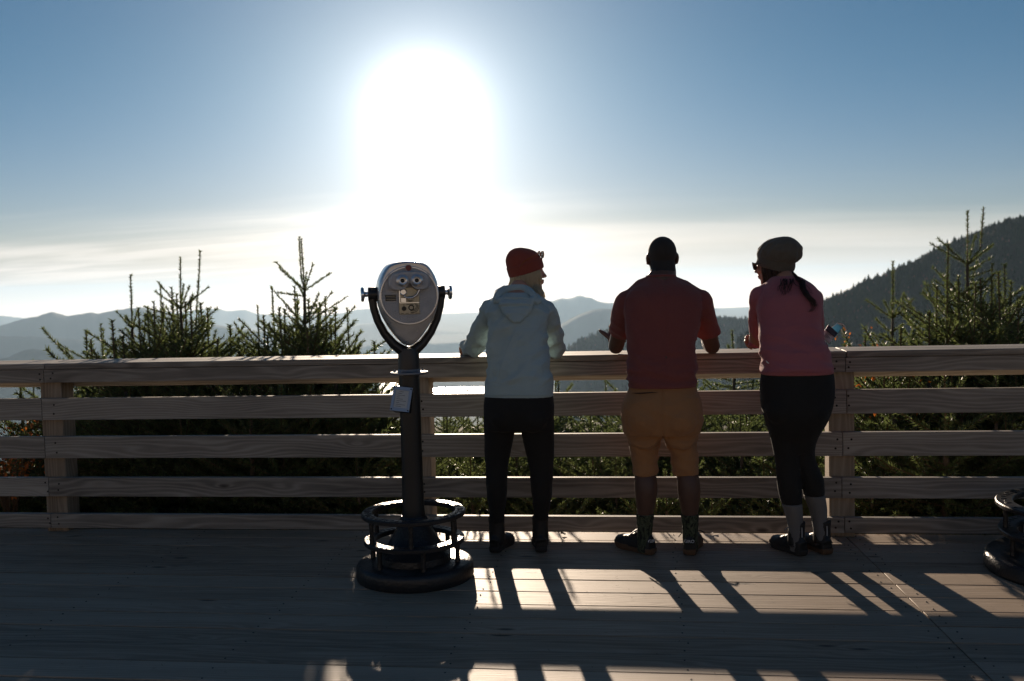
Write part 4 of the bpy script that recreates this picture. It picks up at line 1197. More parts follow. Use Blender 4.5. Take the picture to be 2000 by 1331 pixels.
def knit_cap(name, parent, m, c, R, rings, seg=56, rib=0.0, fold=None, ribs=34, wob=0.0, seed=0, crown=False):
    """rings: (height, rx, ry, dx, dy) in head axes, bottom to top"""
    b = MB(); vs = []; fs = []
    P = []
    for i in range(len(rings)-1):
        p0 = rings[max(i-1, 0)]; p1 = rings[i]; p2 = rings[i+1]; p3 = rings[min(i+2, len(rings)-1)]
        for q in range(4):
            t = q/4
            P.append([.5*((2*b_)+(-a+c_)*t+(2*a-5*b_+4*c_-d_)*t*t+(-a+3*b_-3*c_+d_)*t**3) for a, b_, c_, d_ in zip(p0, p1, p2, p3)])
    P.append(list(rings[-1]))
    for i, (h, rx, ry, dx_, dy_) in enumerate(P):
        for k in range(seg*2):
            a = 2*pi*k/(seg*2)
            e = 1+rib*sin(a*ribs)+wob*nz(cos(a)*2+seed, sin(a)*2, i*.22)+(.028*sin(a*15+h*14)*sst(h, .028, .05)*(1-sst(h, .10, .145)) if crown else 0)
            p = V((dx_+rx*cos(a)*e, dy_+ry*sin(a)*e, h+wob*.02*nz(cos(a)*2, sin(a)*2, seed+i*.3)))
            vs.append(V(c)+R @ p)
    N = seg*2
    for i in range(len(P)-1):
        for k in range(N): fs.append((i*N+k, i*N+(k+1) % N, (i+1)*N+(k+1) % N, (i+1)*N+k))
    fs.append(tuple((len(P)-1)*N+k for k in range(N)))
    b.add(vs, fs); return wbuild(b, name, [m], parent, True, 0, False)
def sst(x, a, b): t = max(0, min(1, (x-a)/(b-a))); return t*t*(3-2*t)
def px2m(y): return (y+5.76)*1.0/FPX*.990       # metres per photo pixel at depth y
# ------------------------------------------------------------------ people
def rings_of(rows, grow=0.0):
    """rows: (photo y, photo x of the middle, half width in photo px, depth y, front, back) bottom first"""
    out_ = []
    for (py, cx, hw, y, f, bk) in rows:
        p = A(cx, py, y); out_.append((p.x, y, p.z, hw*px2m(y)+grow, f+grow, bk+grow))
    return out_
def on_back(ob, T_, px, py, off=.004):
    o = V(CAM)-parent_origin(T_); hit, loc, nor, _ = ob.ray_cast(o, V(ray(px, py)).normalized())
    return (loc+parent_origin(T_)+nor*off) if hit else A(px, py, -.42)
def person(loc, label): return thing('person', loc, label, 'person')

# ---- the man in the maroon T-shirt
man = person((.135, -.33, 0), 'man in a maroon T-shirt and tan shorts leaning on the railing in the middle')
hc = A(1293.5, 506, -.17); HR = rot(.04, .10, 0)
TORSO = [(756, 1293.5, 67, -.415, .125, .135), (738, 1293.5, 68, -.41, .125, .13), (715, 1293, 67.5, -.40, .13, .125), (690, 1292.5, 67, -.385, .13, .125), (660, 1294, 69, -.36, .135, .13), (632, 1295, 72, -.335, .135, .135),
         (605, 1295.5, 75, -.31, .135, .14), (580, 1295, 73, -.29, .12, .135), (563, 1294, 60, -.27, .10, .115), (550, 1292, 41, -.25, .08, .09), (541, 1291, 28, -.235, .068, .072)]
shL, shR = A(1227, 589, -.26), A(1366, 591, -.26)
elL, elR = A(1203, 677, -.075), A(1391, 677, -.075)
wrL = V((elL.x-.005, .165, 1.115)); wrR = V((A(1379, 670, .13).x, .125, 1.125))
bl = Blob(); T = head(bl, hc, HR, 1.07)
nb = A(1291, 548, -.245)
bl.cap([T((0, -.026, -.035)), T((0, -.040, -.085)), nb], [.070, .073, .080])
bl.loft(rings_of(TORSO[2:], -.016), 32)
bl.cap([shL, shL.lerp(elL, .55), elL], [.056, .052, .044]); bl.cap([shR, shR.lerp(elR, .55), elR], [.056, .052, .044])
bl.cap([elL, elL.lerp(wrL, .35), wrL], [.042, .044, .030]); bl.cap([elR, elR.lerp(wrR, .35), wrR], [.042, .044, .030])
hand(bl, wrL, (-.12, .93, .25), (-.42, .25, -.85), 1, .95, 1.14, .06, .0)
hand(bl, wrR, (-.38, .62, .68), (.85, .30, .35), -1, .55, 1.04, .12, .35, [.25, .5, .7, .85])
LEGL = [(1052, 1259, 13, -.345, .040, .046), (1025, 1259.5, 14, -.345, .044, .050), (1005, 1260, 16, -.347, .048, .056), (983, 1261.5, 19.5, -.352, .050, .066), (958, 1262, 22.5, -.355, .053, .078), (935, 1261, 22, -.352, .056, .072), (905, 1259, 19, -.345, .050, .048), (870, 1257, 20, -.36, .060, .052), (830, 1257, 28, -.385, .08, .085), (790, 1259, 28, -.40, .08, .09)]
LEGR = [(1052, 1348, 13, -.335, .040, .046), (1025, 1348, 14, -.335, .044, .050), (1005, 1347, 16, -.337, .048, .056), (983, 1346.5, 19.5, -.342, .050, .066), (958, 1345.5, 22.5, -.345, .053, .078), (935, 1344, 22, -.344, .056, .072), (905, 1339, 19, -.338, .050, .048), (870, 1334, 20, -.36, .060, .052), (830, 1330, 28, -.385, .08, .085), (790, 1326, 28, -.40, .08, .09)]
bl.loft(rings_of(LEGL), 24, 2.0); bl.loft(rings_of(LEGR), 24, 2.0)
bl.loft(rings_of([(800, 1293, 60, -.41, .10, .11), (740, 1293, 60, -.41, .10, .11), (700, 1293, 58, -.39, .10, .11)]), 28)
eyes = [T((sx*.033, .083, .008)) for sx in (-1, 1)]
def man_skin(c):
    if min((V(c)-e).length for e in eyes) < .009: return 1
    q = HR.transposed() @ ((V(c)-hc)/1.07)
    if abs(q.x) > .072 and abs(q.z) < .036 and q.y > -.03: return 0
    return 2 if q.z > -.072 and q.z < .2 and abs(q.x) < .1 and (q.y < .022 or (q.z > .052 and q.y < .080)) else 0
body = bl.fuse('body', [M['skin_dark'], M['eye'], M['hair_black']], man, .0055, 3, None,
    man_skin)
# shirt
bl = Blob(); bl.loft(rings_of(TORSO), 48, 2.5)
for sh, el, sg in ((shL, elL, -1), (shR, elR, 1)):
    d_ = (el-sh).normalized(); e = sh+d_*(el-sh).length*.69
    bl.ball(sh, .069); bl.open([sh, sh.lerp(e, .35), sh.lerp(e, .75), e], [.072, .070, .066, .067], 28)
    bl.cap([nb+V((sg*.035, 0, -.020)), nb.lerp(sh, .55)+V((0, 0, .012)), sh+V((-sg*.01, 0, .004))], [.058, .062, .064])
zh = rings_of(TORSO)[0][2]
def rg(x, y, z): return .45-abs(nz(x, y, z))*1.6
def man_fold(p, n_):
    x, y, z = p
    low = 1-sst(z, zh+.05, zh+.30)
    a = .020*low*rg(x*3.0+1, y*3, z*17+.8*sin(x*9))+.008*low*nz(x*4, y*4, z*36+x*4)
    a += .007*nz(x*5, y*5, z*5)+.011*rg(x*8+z*2, y*6, z*3.5)*sst(z, 1.05, 1.2)
    a -= .006*exp(-((x-.135-.02*nz(0, 0, z*6))/.012)**2)*sst(z, 1.0, 1.1)*(y < -.3)
    side = sst(abs(x-.135), .11, .17)*(1-sst(z, 1.22, 1.38))
    a += .010*side*rg(y*6, x*2, z*15+x*9)
    return a*sst(z, zh+.004, zh+.045)-.0012
shirt = bl.fuse('t_shirt', [M['maroon']], man, .0065, 4, man_fold)
for path in ([(1226, 574), (1224, 586), (1223, 605), (1225, 630), (1227, 648)], [(1367, 575), (1369, 588), (1370, 606), (1368, 630), (1366, 648)]):
    b = MB(); b.tube(catmull([on_back(shirt, man, x, y, .0002) for x, y in path], 5), .0017, 5, 0, .6); wbuild(b, 'armhole_seam', [M['maroon']], shirt)
b = MB(); b.tube([nb+Matrix.Rotation(.12, 3, 'X') @ V((.0775*cos(t), .072*sin(t)+.006, .020-.014*sin(t))) for t in np.linspace(0, 2*pi, 33)], .0075, 8, 0, 1.0, None, .5, False); wbuild(b, 'collar', [M['maroon']], shirt)
b = MB(); b.tube([on_back(shirt, man, x, 748.5, .0006) for x in range(1230, 1359, 6)], .0016, 5, 0, .6); wbuild(b, 'hem_stitch', [M['maroon']], shirt)
# shorts
bl = Blob()
bl.loft(rings_of([(846, 1294, 77, -.40, .12, .13), (825, 1293.5, 79, -.405, .13, .15), (800, 1292.5, 79, -.41, .13, .16), (778, 1293, 74, -.412, .125, .142), (762, 1293.2, 66, -.413, .112, .122), (742, 1293.5, 62, -.413, .105, .110)]), 44, 2.6)
SL = [(926, 1260, 24.5, -.345, .075, .075), (918, 1260, 25, -.345, .077, .078), (890, 1259, 28, -.35, .085, .085), (875, 1258.5, 29.5, -.36, .09, .088), (858, 1258, 33, -.372, .097, .10), (845, 1258, 36, -.385, .10, .115), (800, 1258, 38, -.40, .10, .12)]
SR = [(926, 1338.5, 24.5, -.338, .075, .075), (918, 1338, 25, -.338, .077, .078), (890, 1336, 28, -.345, .085, .085), (875, 1333, 29.5, -.355, .09, .088), (858, 1331, 33, -.368, .097, .10), (845, 1330, 36, -.38, .10, .115), (800, 1328, 38, -.40, .10, .12)]
bl.loft(rings_of(SL), 32, 2.1); bl.loft(rings_of(SR), 32, 2.1)
gl = A(1262, 818, -.49); gr = A(1326, 818, -.49); bl.ball(gl, (.098, .085, .095)); bl.ball(gr, (.098, .085, .095))
for sg in (-1, 1):
    X = lambda x: 1294+sg*(1294-x)
    bl.cap([A(X(1287), 851, -.44), A(X(1275), 865, -.458), A(X(1259), 870, -.462), A(X(1245), 867, -.452), A(X(1235), 858, -.43)], [.020, .026, .029, .026, .020])
zc_ = A(1293, 885, -.45).z
xs_ = A(1294, 800, -.5).x
def short_fold(p, n_):
    x, y, z = p
    a = .006*nz(x*6, y*6, z*10)+.008*rg(x*6+z*5, y*5, z*11)
    s_ = abs(x-.133)
    drape = exp(-((z-(zc_+.03*abs(s_-.09)/.09))/.012)**2)*(y < -.36)*sst(s_, .02, .06)      # the seat sags over the back of the thigh
    a += -.009*drape-.007*exp(-((x-xs_)/.006)**2)*(y < -.42)*sst(z, zc_-.01, zc_+.02)
    a += .006*(1-sst(z, .47, .66))*nz(x*5, y*5, z*30+x*10)
    return a
shorts = bl.fuse('shorts', [M['tan']], man, .0065, 4, short_fold)
b = MB()
pk = A(1253, 769, -.56); 
def backpt(px, py, y0=-.75):     # first surface point of the shorts under that line of sight, just proud of it
    d_ = ray(px, py); o = V(CAM)-parent_origin(man); hit, loc, nor, _ = shorts.ray_cast(o, V(d_).normalized()); return (loc+parent_origin(man)+nor*.002) if hit else A(px, py, -.55)
pts = [backpt(x, 768+.8*sin((x-1234)/9)+(.0012*(x-1234)**2 if False else 0)) for x in range(1235, 1286, 5)]
b.tube(pts, [.001, .004, .006, .007, .007, .007, .0065, .006, .005, .003, .001][:len(pts)], 8, 0, .45)
wbuild(b, 'back_pocket', [M['black']], shorts)
b = MB(); pts = [backpt(x, 766.5+.02*(x-1332)) for x in range(1332, 1361, 6)]; b.tube(pts, [.0012, .002, .002, .002, .0012][:len(pts)], 6, 0, .5)
wbuild(b, 'pocket_seam', [M['tan']], shorts)
# socks
for legs in (LEGL, LEGR):
    rr = rings_of(legs[:3], .0055)
    top = list(rr[-1]); 
    nxt = rings_of(legs[3:4], .0055)[0]; rr[-1] = tuple(a*.9+b_*.1 for a, b_ in zip(top, nxt))
    bl = Blob(); lo = list(rr[0]); lo[2] -= .07; bl.loft([tuple(lo)]+rr, 28, 2.0)
    bl.fuse('sock', [M['camo']], man, .005, 2, lambda p, n_: .0022*nz(p[0]*25, p[1]*25, p[2]*70))
def gum(T_, lb, sh):
    Rz = (T_(1, 0, 0)-T_(0, 0, 0)).normalized(); up = (T_(0, 0, 1)-T_(0, 0, 0)).normalized(); bk = (T_(0, -1, 0)-T_(0, 0, 0)).normalized()
    c = T_(0, .0, .075)+bk*.002
    # the maker's word on the heel counter
    hit, loc, nor, _ = sh.ray_cast(c+bk*.2-parent_origin(man), -bk)
    if hit: c = loc+parent_origin(man)+bk*.0006
    Mx = Matrix(((Rz.x, up.x, bk.x, c.x), (Rz.y, up.y, bk.y, c.y), (Rz.z, up.z, bk.z, c.z), (0, 0, 0, 1)))
    tb = text_mesh('GIRO', .023, Mx, .0012)
    q = tb.v
    for i, p in enumerate(q):          # bend the word round the heel
        l = V(p)-c; xx = l.dot(Rz); tb.v[i] = tuple(V(p)-bk*(xx*xx*16))
    wbuild(tb, 'heel_lettering', [M['white']], sh, False)
yawL = .80
h_ = rings_of(LEGL)[0]
shL_, TL, lbL = shoe(man, h_, yawL, .285, .104, .088, 'shoe', 'sole_gum', 0, extra=gum, st=.032)
lbL.tube([TL(-.034, .15, .085), TL(-.012, .125, .110), TL(.010, .105, .128)], [.009, .011, .010], 8, 1, .35)
wbuild(lbL, 'laces', [M['lace_black'], M['lace_white']], shL_)
h_ = rings_of(LEGR)[0]
shR_, TR, lbR = shoe(man, h_, -.14, .285, .104, .088, 'shoe', 'sole_gum', 0, extra=gum, st=.032)
lbR.tube([TR(-.02, .12, .105), TR(-.045, .10, .10), TR(-.066, .085, .075)], [.003, .003, .002], 6)
lbR.tube([TR(.02, .13, .105), TR(.045, .135, .108), TR(.075, .12, .098)], [.004, .004, .003], 6)
wbuild(lbR, 'laces', [M['lace_black'], M['lace_white']], shR_)

# ---- the blonde woman in the pale hoodie
bw = person((-.68, -.33, 0), 'blonde woman in a red beanie and pale grey hoodie leaning on the railing')
hc = A(1029, 531, -.16); HR = rot(-1.18, .02, .03)
TORSO = [(776, 1013.5, 69, -.40, .12, .125), (760, 1013.5, 69, -.40, .12, .125), (735, 1013, 67, -.395, .118, .12), (705, 1011, 62, -.38, .112, .112), (675, 1010, 58.5, -.355, .11, .11), (645, 1010, 58, -.33, .11, .115),
         (618, 1011.5, 61, -.30, .112, .12), (598, 1012, 62, -.28, .105, .115), (583, 1012.5, 52, -.265, .09, .10), (571, 1014, 36, -.25, .075, .085), (563, 1015, 25, -.24, .062, .066)]
shL, shR = A(958, 607, -.255), A(1066, 607, -.255)
elL, elR = A(929, 677, -.07), A(1084, 680, -.07)
wrL = V((A(908, 681, .14).x, .14, 1.112)); wrR = V((elR.x-.09, .15, 1.112))
bl = Blob(); T = head(bl, hc, HR, .97, False)
nb = A(1014, 566, -.235)
bl.cap([T((0, -.020, -.04)), T((0, -.030, -.085)), nb], [.052, .052, .056])
bl.loft(rings_of(TORSO[2:], -.020), 32)
for sh, el, wr in ((shL, elL, wrL), (shR, elR, wrR)):
    bl.cap([sh, sh.lerp(el, .5), el], [.046, .042, .036]); bl.cap([el, el.lerp(wr, .4), wr], [.035, .034, .024])
hand(bl, wrL, (-.20, .96, -.05), (-.25, 0, .95), 1, .55, .90, .10, .3)
hand(bl, wrR, (-.55, .80, -.05), (.10, 0, .98), -1, .6, .90, .08, .4)
LEGL = [(1060, 971, 12, -.33, .035, .040), (1020, 971, 13.5, -.335, .038, .044), (1000, 970.5, 15, -.34, .042, .050), (975, 970.5, 18.5, -.347, .046, .062), (945, 970, 21, -.35, .050, .070), (915, 970, 22, -.35, .056, .062), (885, 972, 26, -.36, .068, .068), (850, 975, 30, -.375, .08, .085), (815, 977, 33, -.39, .09, .10), (785, 979, 33, -.40, .09, .11)]
LEGR = [(1060, 1056, 12, -.315, .035, .040), (1015, 1057.5, 13, -.32, .038, .044), (1000, 1058, 15, -.325, .042, .050), (975, 1058.5, 18.5, -.332, .046, .062), (945, 1058, 21.5, -.337, .050, .070), (915, 1057, 23.5, -.34, .056, .062), (885, 1054.5, 28, -.355, .068, .068), (850, 1051, 32, -.375, .08, .085), (815, 1048, 34, -.39, .09, .10), (785, 1046, 33, -.40, .09, .11)]
bl.loft(rings_of(LEGL, -.006), 24, 2.0); bl.loft(rings_of(LEGR, -.006), 24, 2.0)
eyes = [T((sx*.033, .083, .008)) for sx in (-1, 1)]; lp = T((0, .103, -.058))
bl.fuse('body', [M['skin_fair'], M['eye'], M['lips']], bw, .005, 3, None, lambda c: 1 if min((V(c)-e).length for e in eyes) < .009 else 2 if (V(c)-lp).length < .018 else 0)
bl = Blob(); bl.loft(rings_of(TORSO[:-1]), 48, 2.4)
for sh, el, wr, sg in ((shL, elL, wrL, -1), (shR, elR, wrR, 1)):
    bl.ball(sh, .062); bl.cap([nb+V((sg*.03, 0, -.03)), sh+V((-sg*.01, 0, .004))], [.050, .058])
    bl.cap([sh, sh.lerp(el, .5), el], [.062, .062, .056]); e = el.lerp(wr, .93)
    bl.open([el, el.lerp(e, .4), e], [.052, .048, .040], 24)
zh_b = rings_of(TORSO)[0][2]
def hood_fold(p, n_):
    x, y, z = p; u = x+.66
    diag = nz(u*4+z*7, y*2, z*15-u*9)
    mid = sst(z, .90, 1.0)*(1-sst(z, 1.33, 1.45))
    a = .020*rg(u*3+z*4, y*2, z*8-u*7)*mid+.006*nz(x*7, y*6, z*9)+.012*rg(x*7+z*8, y*8, z*12-u*9)*mid
    arm = sst(abs(u), .16, .20)
    a += .0065*arm*rg(x*5, y*7+z*5, z*8-abs(u)*8)+.005*arm*rg(x*6, y*12+u*9, z*22-y*9)
    return a*sst(z, zh_b+.004, zh_b+.04)
hoodie = bl.fuse('hoodie', [M['hoodie']], bw, .0065, 4, hood_fold)
# hood lying on the upper back
bl = Blob()
def hoodpt(px, py, off): return on_back(hoodie, bw, px, py, off)
arc = [(968, 590, .006), (977, 578, .014), (990, 571, .020), (1010, 568, .022), (1028, 571, .018), (1040, 580, .012), (1048, 592, .006)]
bl.cap(catmull([hoodpt(*q) for q in arc], 3), [.016]+[.022]*17+[.016], 12)
for (dy, sc, r) in ((8, .92, .024), (17, .82, .024), (26, .68, .022), (34, .52, .018), (42, .34, .013), (48, .18, .009)):
    pts = [hoodpt(1009+(x-1009)*sc, 581+dy+2*abs((x-1009)/40), .012) for x in (972, 984, 996, 1009, 1022, 1034, 1046)]
    bl.cap(catmull(pts, 2), [r*.6]+[r]*11+[r*.6], 12)
bl.cap([hoodpt(970, 588, .012), A(972, 572, -.19), A(985, 563, -.12)], [.018, .020, .018]); bl.cap([hoodpt(1050, 590, .012), A(1051, 580, -.20), A(1046, 576, -.12)], [.016, .018, .014])
def hd(p, n_):
    x, y, z = p; u = (x+.665)
    a = .004*nz(x*9, y*9, z*18)
    zc2 = A(1009, 597, -.4).z-.10*u*u*4
    a -= .010*exp(-((z-zc2)/.0055)**2)*(abs(u) < .10)
    zc3 = A(1009, 583, -.4).z+.35*u*u*3
    a -= .012*exp(-((z-zc3)/.006)**2)*(abs(u) < .07)
    return a
bl.fuse('hood', [M['hoodie']], hoodie, .0055, 3, hd)
b = MB(); b.tube([on_back(hoodie, bw, x, 772.5+.03*abs(x-1013)*.1, .001) for x in range(948, 1081, 6)], .0035, 6, 0, .6)
wbuild(b, 'hem', [M['hoodie']], hoodie)
for path in ([(967, 585), (957, 600), (951, 618), (950, 640)], [(1054, 586), (1066, 602), (1072, 620), (1072, 642)]):
    b = MB(); b.tube(catmull([on_back(hoodie, bw, x, y, .0004) for x, y in path], 5), .0018, 5, 0, .6); wbuild(b, 'raglan_seam', [M['hoodie']], hoodie)
b = MB()                                    # raised back pocket patch
q = [on_back(hoodie, bw, x, y, .0015) for x, y in ((963, 723), (978, 722), (991, 724), (991, 738), (978, 739), (963, 737))]
b.add(q, [(0, 1, 4, 5), (1, 2, 3, 4)]); wbuild(b, 'back_patch', [M['hoodie']], hoodie)
# leggings
bl = Blob()
bl.loft(rings_of([(838, 1013, 66, -.39, .105, .12), (820, 1013.5, 70, -.395, .112, .135), (800, 1013.5, 71.5, -.40, .115, .14), (780, 1013.5, 70, -.40, .115, .13), (765, 1013.5, 66, -.40, .11, .12)]), 44, 2.4)
bl.loft(rings_of(LEGL[1:], .002), 28, 2.0); bl.loft(rings_of(LEGR[1:], .002), 28, 2.0)
bl.ball(A(985, 815, -.465), (.085, .072, .085)); bl.ball(A(1041, 815, -.465), (.085, .072, .085))
bl.fuse('leggings', [M['black']], bw, .0065, 4, lambda p, n_: .003*nz(p[0]*7, p[1]*7, p[2]*8)+.004*rg(p[0]*9, p[1]*9, p[2]*16)*(1-sst(p[2], .25, .5)+.3))
for legs, yw in ((LEGL, -.20), (LEGR, .16)):
    h_ = rings_of(legs)[0]; s_, T_, lb = shoe(bw, h_, yw, .25, .096, .08, 'shoe', 'sole_dark', .165, (0, .0), .030)
    wbuild(lb, 'laces', [M['lace_black']], s_)
    bl = Blob(); a0 = T_(0, .055, .17); bl.open([a0, a0+V((0, 0, .022))], [.040, .039], 20); bl.fuse('sock', [M['sock_grey']], bw, .005, 1)
# beanie
R_h = HR @ rot(0, -.30, 0)
knit_cap('beanie', bw, M['red_knit'], T((0, -.006, .020)), R_h, [(-.024, .074, .094, 0, -.002), (-.022, .084, .103, 0, -.002), (.010, .086, .105, 0, -.002), (.030, .086, .105, 0, -.002), (.034, .081, .100, 0, -.003), (.062, .078, .095, 0, -.006), (.086, .066, .080, 0, -.014), (.106, .048, .058, 0, -.021), (.120, .026, .032, 0, -.027), (.126, .005, .006, 0, -.030)], 60, .008, None, 52, .02, 2)
# hair under the beanie
g = random.Random(9); cur = []
for i in range(520):
    a = g.uniform(-pi*.98, pi*.30) if g.random() < .75 else g.uniform(-.2, .55)
    # a = 0 is the right side of her head (towards the camera), pi/2 the face
    x, y = .074*cos(a), -.004+.090*sin(a)
    if y > .055: continue
    top = T((x*.98, y*.98, .012+.22*y)); k = g.uniform(.7, 1.0)
    front = sst(y, -.02, .06)
    p1 = T((x*1.09+g.gauss(0, .004), y*1.04, -.04)); 
    p2 = T((x*1.06+g.gauss(0, .006), y*1.00+.012*front, -.090)); 
    p3 = T((x*(.92+.15*front)+g.gauss(0, .007), y*.86+.030*front, -.135-.02*k*front))
    p4 = T((x*(.85+.15*front)+g.gauss(0, .008), y*.80+.050*front, -.165-.055*k*front))
    cur.append(catmull([top, p1, p2, p3, p4], 3))
for i in range(360):
    j = g.gauss(0, 1); q = g.random()
    top = T((.055+.018*q, .010+.050*q, .008))
    cur.append(catmull([top, T((.074+.003*j, .018+.050*q, -.045)), A(1041+11*q+1.6*j, 556, -.20+.01*j), A(1045+11*q+1.8*j, 567+g.uniform(-1, 1), -.25+.010*j), A(1048+12*q+1.8*j, 575+g.uniform(-3, 3), -.265+.010*j), A(1050+12*q+1.6*j, 583+g.uniform(-6, 5), -.285+.008*j)], 3))
for i in range(40):
    j = g.gauss(0, 1); cur.append(catmull([T((.0, -.085, -.01)), A(999+2*j, 552, -.19), A(996+2*j, 560, -.19), A(994+2.5*j, 566, -.2)], 3))
strands('hair', M['hair_blonde'], bw, cur, .0023, 4)
# glasses pushed up on the beanie
b = MB(); G = lambda x, y, z: T((0, -.006, .020))+R_h @ V((x, y, z))
for sx in (-1, 1):
    ring = [G(sx*.034+.027*cos(t), .100+.006*sin(t)+.006, .048+.019*sin(t)) for t in np.linspace(0, 2*pi, 21)]
    b.tube(ring, .0030, 6, 0, 1.0, None, .5, False)
    c = G(sx*.034, .106, .048); b.add([c+(q-c)*.96 for q in ring[:-1]], [tuple(range(20))], 1)
    b.tube(catmull([G(sx*.060, .104, .056), G(sx*.082, .08, .066), G(sx*.092, .02, .058), G(sx*.092, -.03, .044), G(sx*.090, -.055, .020)], 4), .0026, 6)
b.tube([G(-.008, .108, .054), G(0, .111, .057), G(.008, .108, .054)], .0026, 6)
wbuild(b, 'glasses', [M['tortoise'], M['clear_lens']], bw)

# ---- the woman in pink
pw = person((.88, -.33, 0), 'woman in a pink jersey and slouchy olive beanie leaning on the railing at right')
hc = A(1512, 517, -.13); HR = rot(1.05, .10, -.10)
TORSO = [(731, 1556, 69.5, -.385, .13, .14), (718, 1555.5, 68, -.385, .13, .135), (700, 1553.5, 64, -.375, .125, .125), (680, 1550, 60, -.36, .12, .115), (655, 1546, 59, -.33, .12, .115),
         (628, 1542.5, 61, -.295, .118, .125), (602, 1541, 62, -.26, .115, .13), (580, 1541, 60, -.235, .105, .125), (563, 1540, 52, -.215, .09, .105), (550, 1537, 38, -.20, .075, .085), (540, 1533, 24, -.185, .060, .062)]
shL, shR = A(1484, 580, -.215), A(1587, 583, -.215)
elL, elR = A(1475, 668, -.045), A(1594, 672, -.045)
wrL = V((A(1560, 670, .10).x, .10, 1.115)); wrR = V((A(1496, 668, .07).x, .065, 1.13))
bl = Blob(); T = head(bl, hc, HR, .98, False)
nb = A(1532, 546, -.185)
bl.cap([T((0, -.020, -.04)), T((0, -.030, -.085)), nb], [.052, .052, .056])
bl.loft(rings_of(TORSO[2:], -.018), 32)
for sh, el, wr in ((shL, elL, wrL), (shR, elR, wrR)):
    bl.cap([sh, sh.lerp(el, .5), el], [.044, .041, .036]); bl.cap([el, el.lerp(wr, .4), wr], [.035, .034, .024])
hand(bl, wrR, (-.97, -.10, .10), (.05, .80, .60), -1, .75, .92, .10, .4, [.55, .7, .8, .9])
wrL2 = V((A(1566, 664, .10).x, .10, 1.13))
bl.cap([wrL, wrL2], [.028, .025]); hand(bl, wrL2, (.92, .15, .35), (-.15, .85, .50), 1, .75, .92, .08, .5)
LEGL = [(1075, 1556, 12, -.34, .035, .042), (1035, 1553.5, 12.5, -.34, .038, .044), (1010, 1551.5, 15, -.345, .042, .052), (983, 1546, 19, -.352, .046, .062), (955, 1542, 22, -.357, .050, .070), (920, 1539, 22.5, -.357, .056, .062), (885, 1536, 24, -.362, .066, .066), (850, 1533, 29, -.375, .078, .082), (815, 1526, 33, -.388, .09, .10), (785, 1522, 35, -.39, .09, .11)]
LEGR = [(1062, 1606, 12, -.30, .035, .042), (1022, 1601, 13, -.30, .038, .044), (995, 1597.5, 16, -.305, .042, .052), (967, 1590, 19.5, -.315, .046, .062), (935, 1585, 22.5, -.325, .050, .070), (905, 1573, 21, -.328, .056, .062), (880, 1566, 24, -.335, .066, .066), (850, 1570, 28, -.355, .078, .082), (815, 1580, 33, -.378, .09, .10), (785, 1588, 36, -.39, .09, .11)]
bl.loft(rings_of(LEGL, -.006), 24, 2.0); bl.loft(rings_of(LEGR, -.006), 24, 2.0)
eyes = [T((sx*.033, .083, .008)) for sx in (-1, 1)]; lp = T((0, .103, -.058))
bl.fuse('body', [M['skin_tan'], M['eye'], M['lips']], pw, .005, 3, None, lambda c: 1 if min((V(c)-e).length for e in eyes) < .009 else 2 if (V(c)-lp).length < .018 else 0)
bl = Blob(); bl.loft(rings_of(TORSO), 48, 2.4)
for sh, el, wr, sg in ((shL, elL, wrL, -1), (shR, elR, wrR, 1)):
    bl.ball(sh, .056); bl.cap([nb+V((sg*.03, 0, -.03)), sh+V((-sg*.01, 0, .003))], [.048, .053])
    bl.cap([sh, sh.lerp(el, .5), el], [.057, .052, .045]); e = el.lerp(wr, .80)
    bl.open([el, el.lerp(e, .5), e], [.043, .039, .032], 24)
zh_p = rings_of(TORSO)[0][2]
def pink_fold(p, n_):
    x, y, z = p; u = x-.80
    low = 1-sst(z, 1.08, 1.30)
    a = .030*low*rg(u*2.2+2, y*2, z*12+u*4)+.010*low*rg(x*4, y*4, z*22+u*9)
    a += .005*nz(x*6, y*6, z*6)+.005*rg(x*9-z*5, y*9, z*8)
    a += .004*sst(abs(u), .14, .19)*nz(x*5, y*12, z*26)
    return a*sst(z, zh_p+.004, zh_p+.04)-.001
jersey = bl.fuse('jersey', [M['mauve']], pw, .0065, 4, pink_fold)
for path in ([(1500, 548), (1495, 570), (1490, 596), (1487, 622)], [(1573, 553), (1586, 575), (1594, 598), (1598, 622)]):   # raglan seams
    b = MB(); b.tube(catmull([on_back(jersey, pw, x, y, .0005) for x, y in path], 5), .0016, 5, 0, .6); wbuild(b, 'raglan_seam', [M['mauve']], jersey)
b = MB(); b.tube([on_back(jersey, pw, x, 727.5, .001) for x in range(1490, 1622, 6)], .0032, 6, 0, .6); wbuild(b, 'hem', [M['mauve']], jersey)
b = MB()                                    # small pale hem emblem at the left hip
q = [on_back(jersey, pw, x, y, .0014) for x, y in ((1496, 704), (1500, 707), (1503, 710), (1501, 711), (1497, 708))]
b.add(q, [(0, 1, 2, 3, 4)]); wbuild(b, 'hem_emblem', [M['white']], jersey, False)
bl = Blob()
bl.loft(rings_of([(885, 1550, 34, -.36, .05, .05), (862, 1551, 42, -.365, .08, .08), (845, 1552, 49, -.37, .095, .115), (822, 1555, 59, -.38, .11, .14), (795, 1556, 67.5, -.385, .12, .15), (768, 1556.5, 70.5, -.385, .122, .145), (740, 1556.5, 69.5, -.385, .12, .13), (722, 1556, 66, -.385, .115, .12)]), 44, 2.4)
bl.loft(rings_of(LEGL[3:], .002), 28, 2.0); bl.loft(rings_of(LEGR[3:], .002), 28, 2.0)
bl.ball(A(1528, 800, -.455), (.088, .078, .09)); bl.ball(A(1586, 800, -.455), (.088, .078, .09))
bl.fuse('leggings', [M['black']], pw, .0065, 4, lambda p, n_: .002*nz(p[0]*7, p[1]*7, p[2]*8))
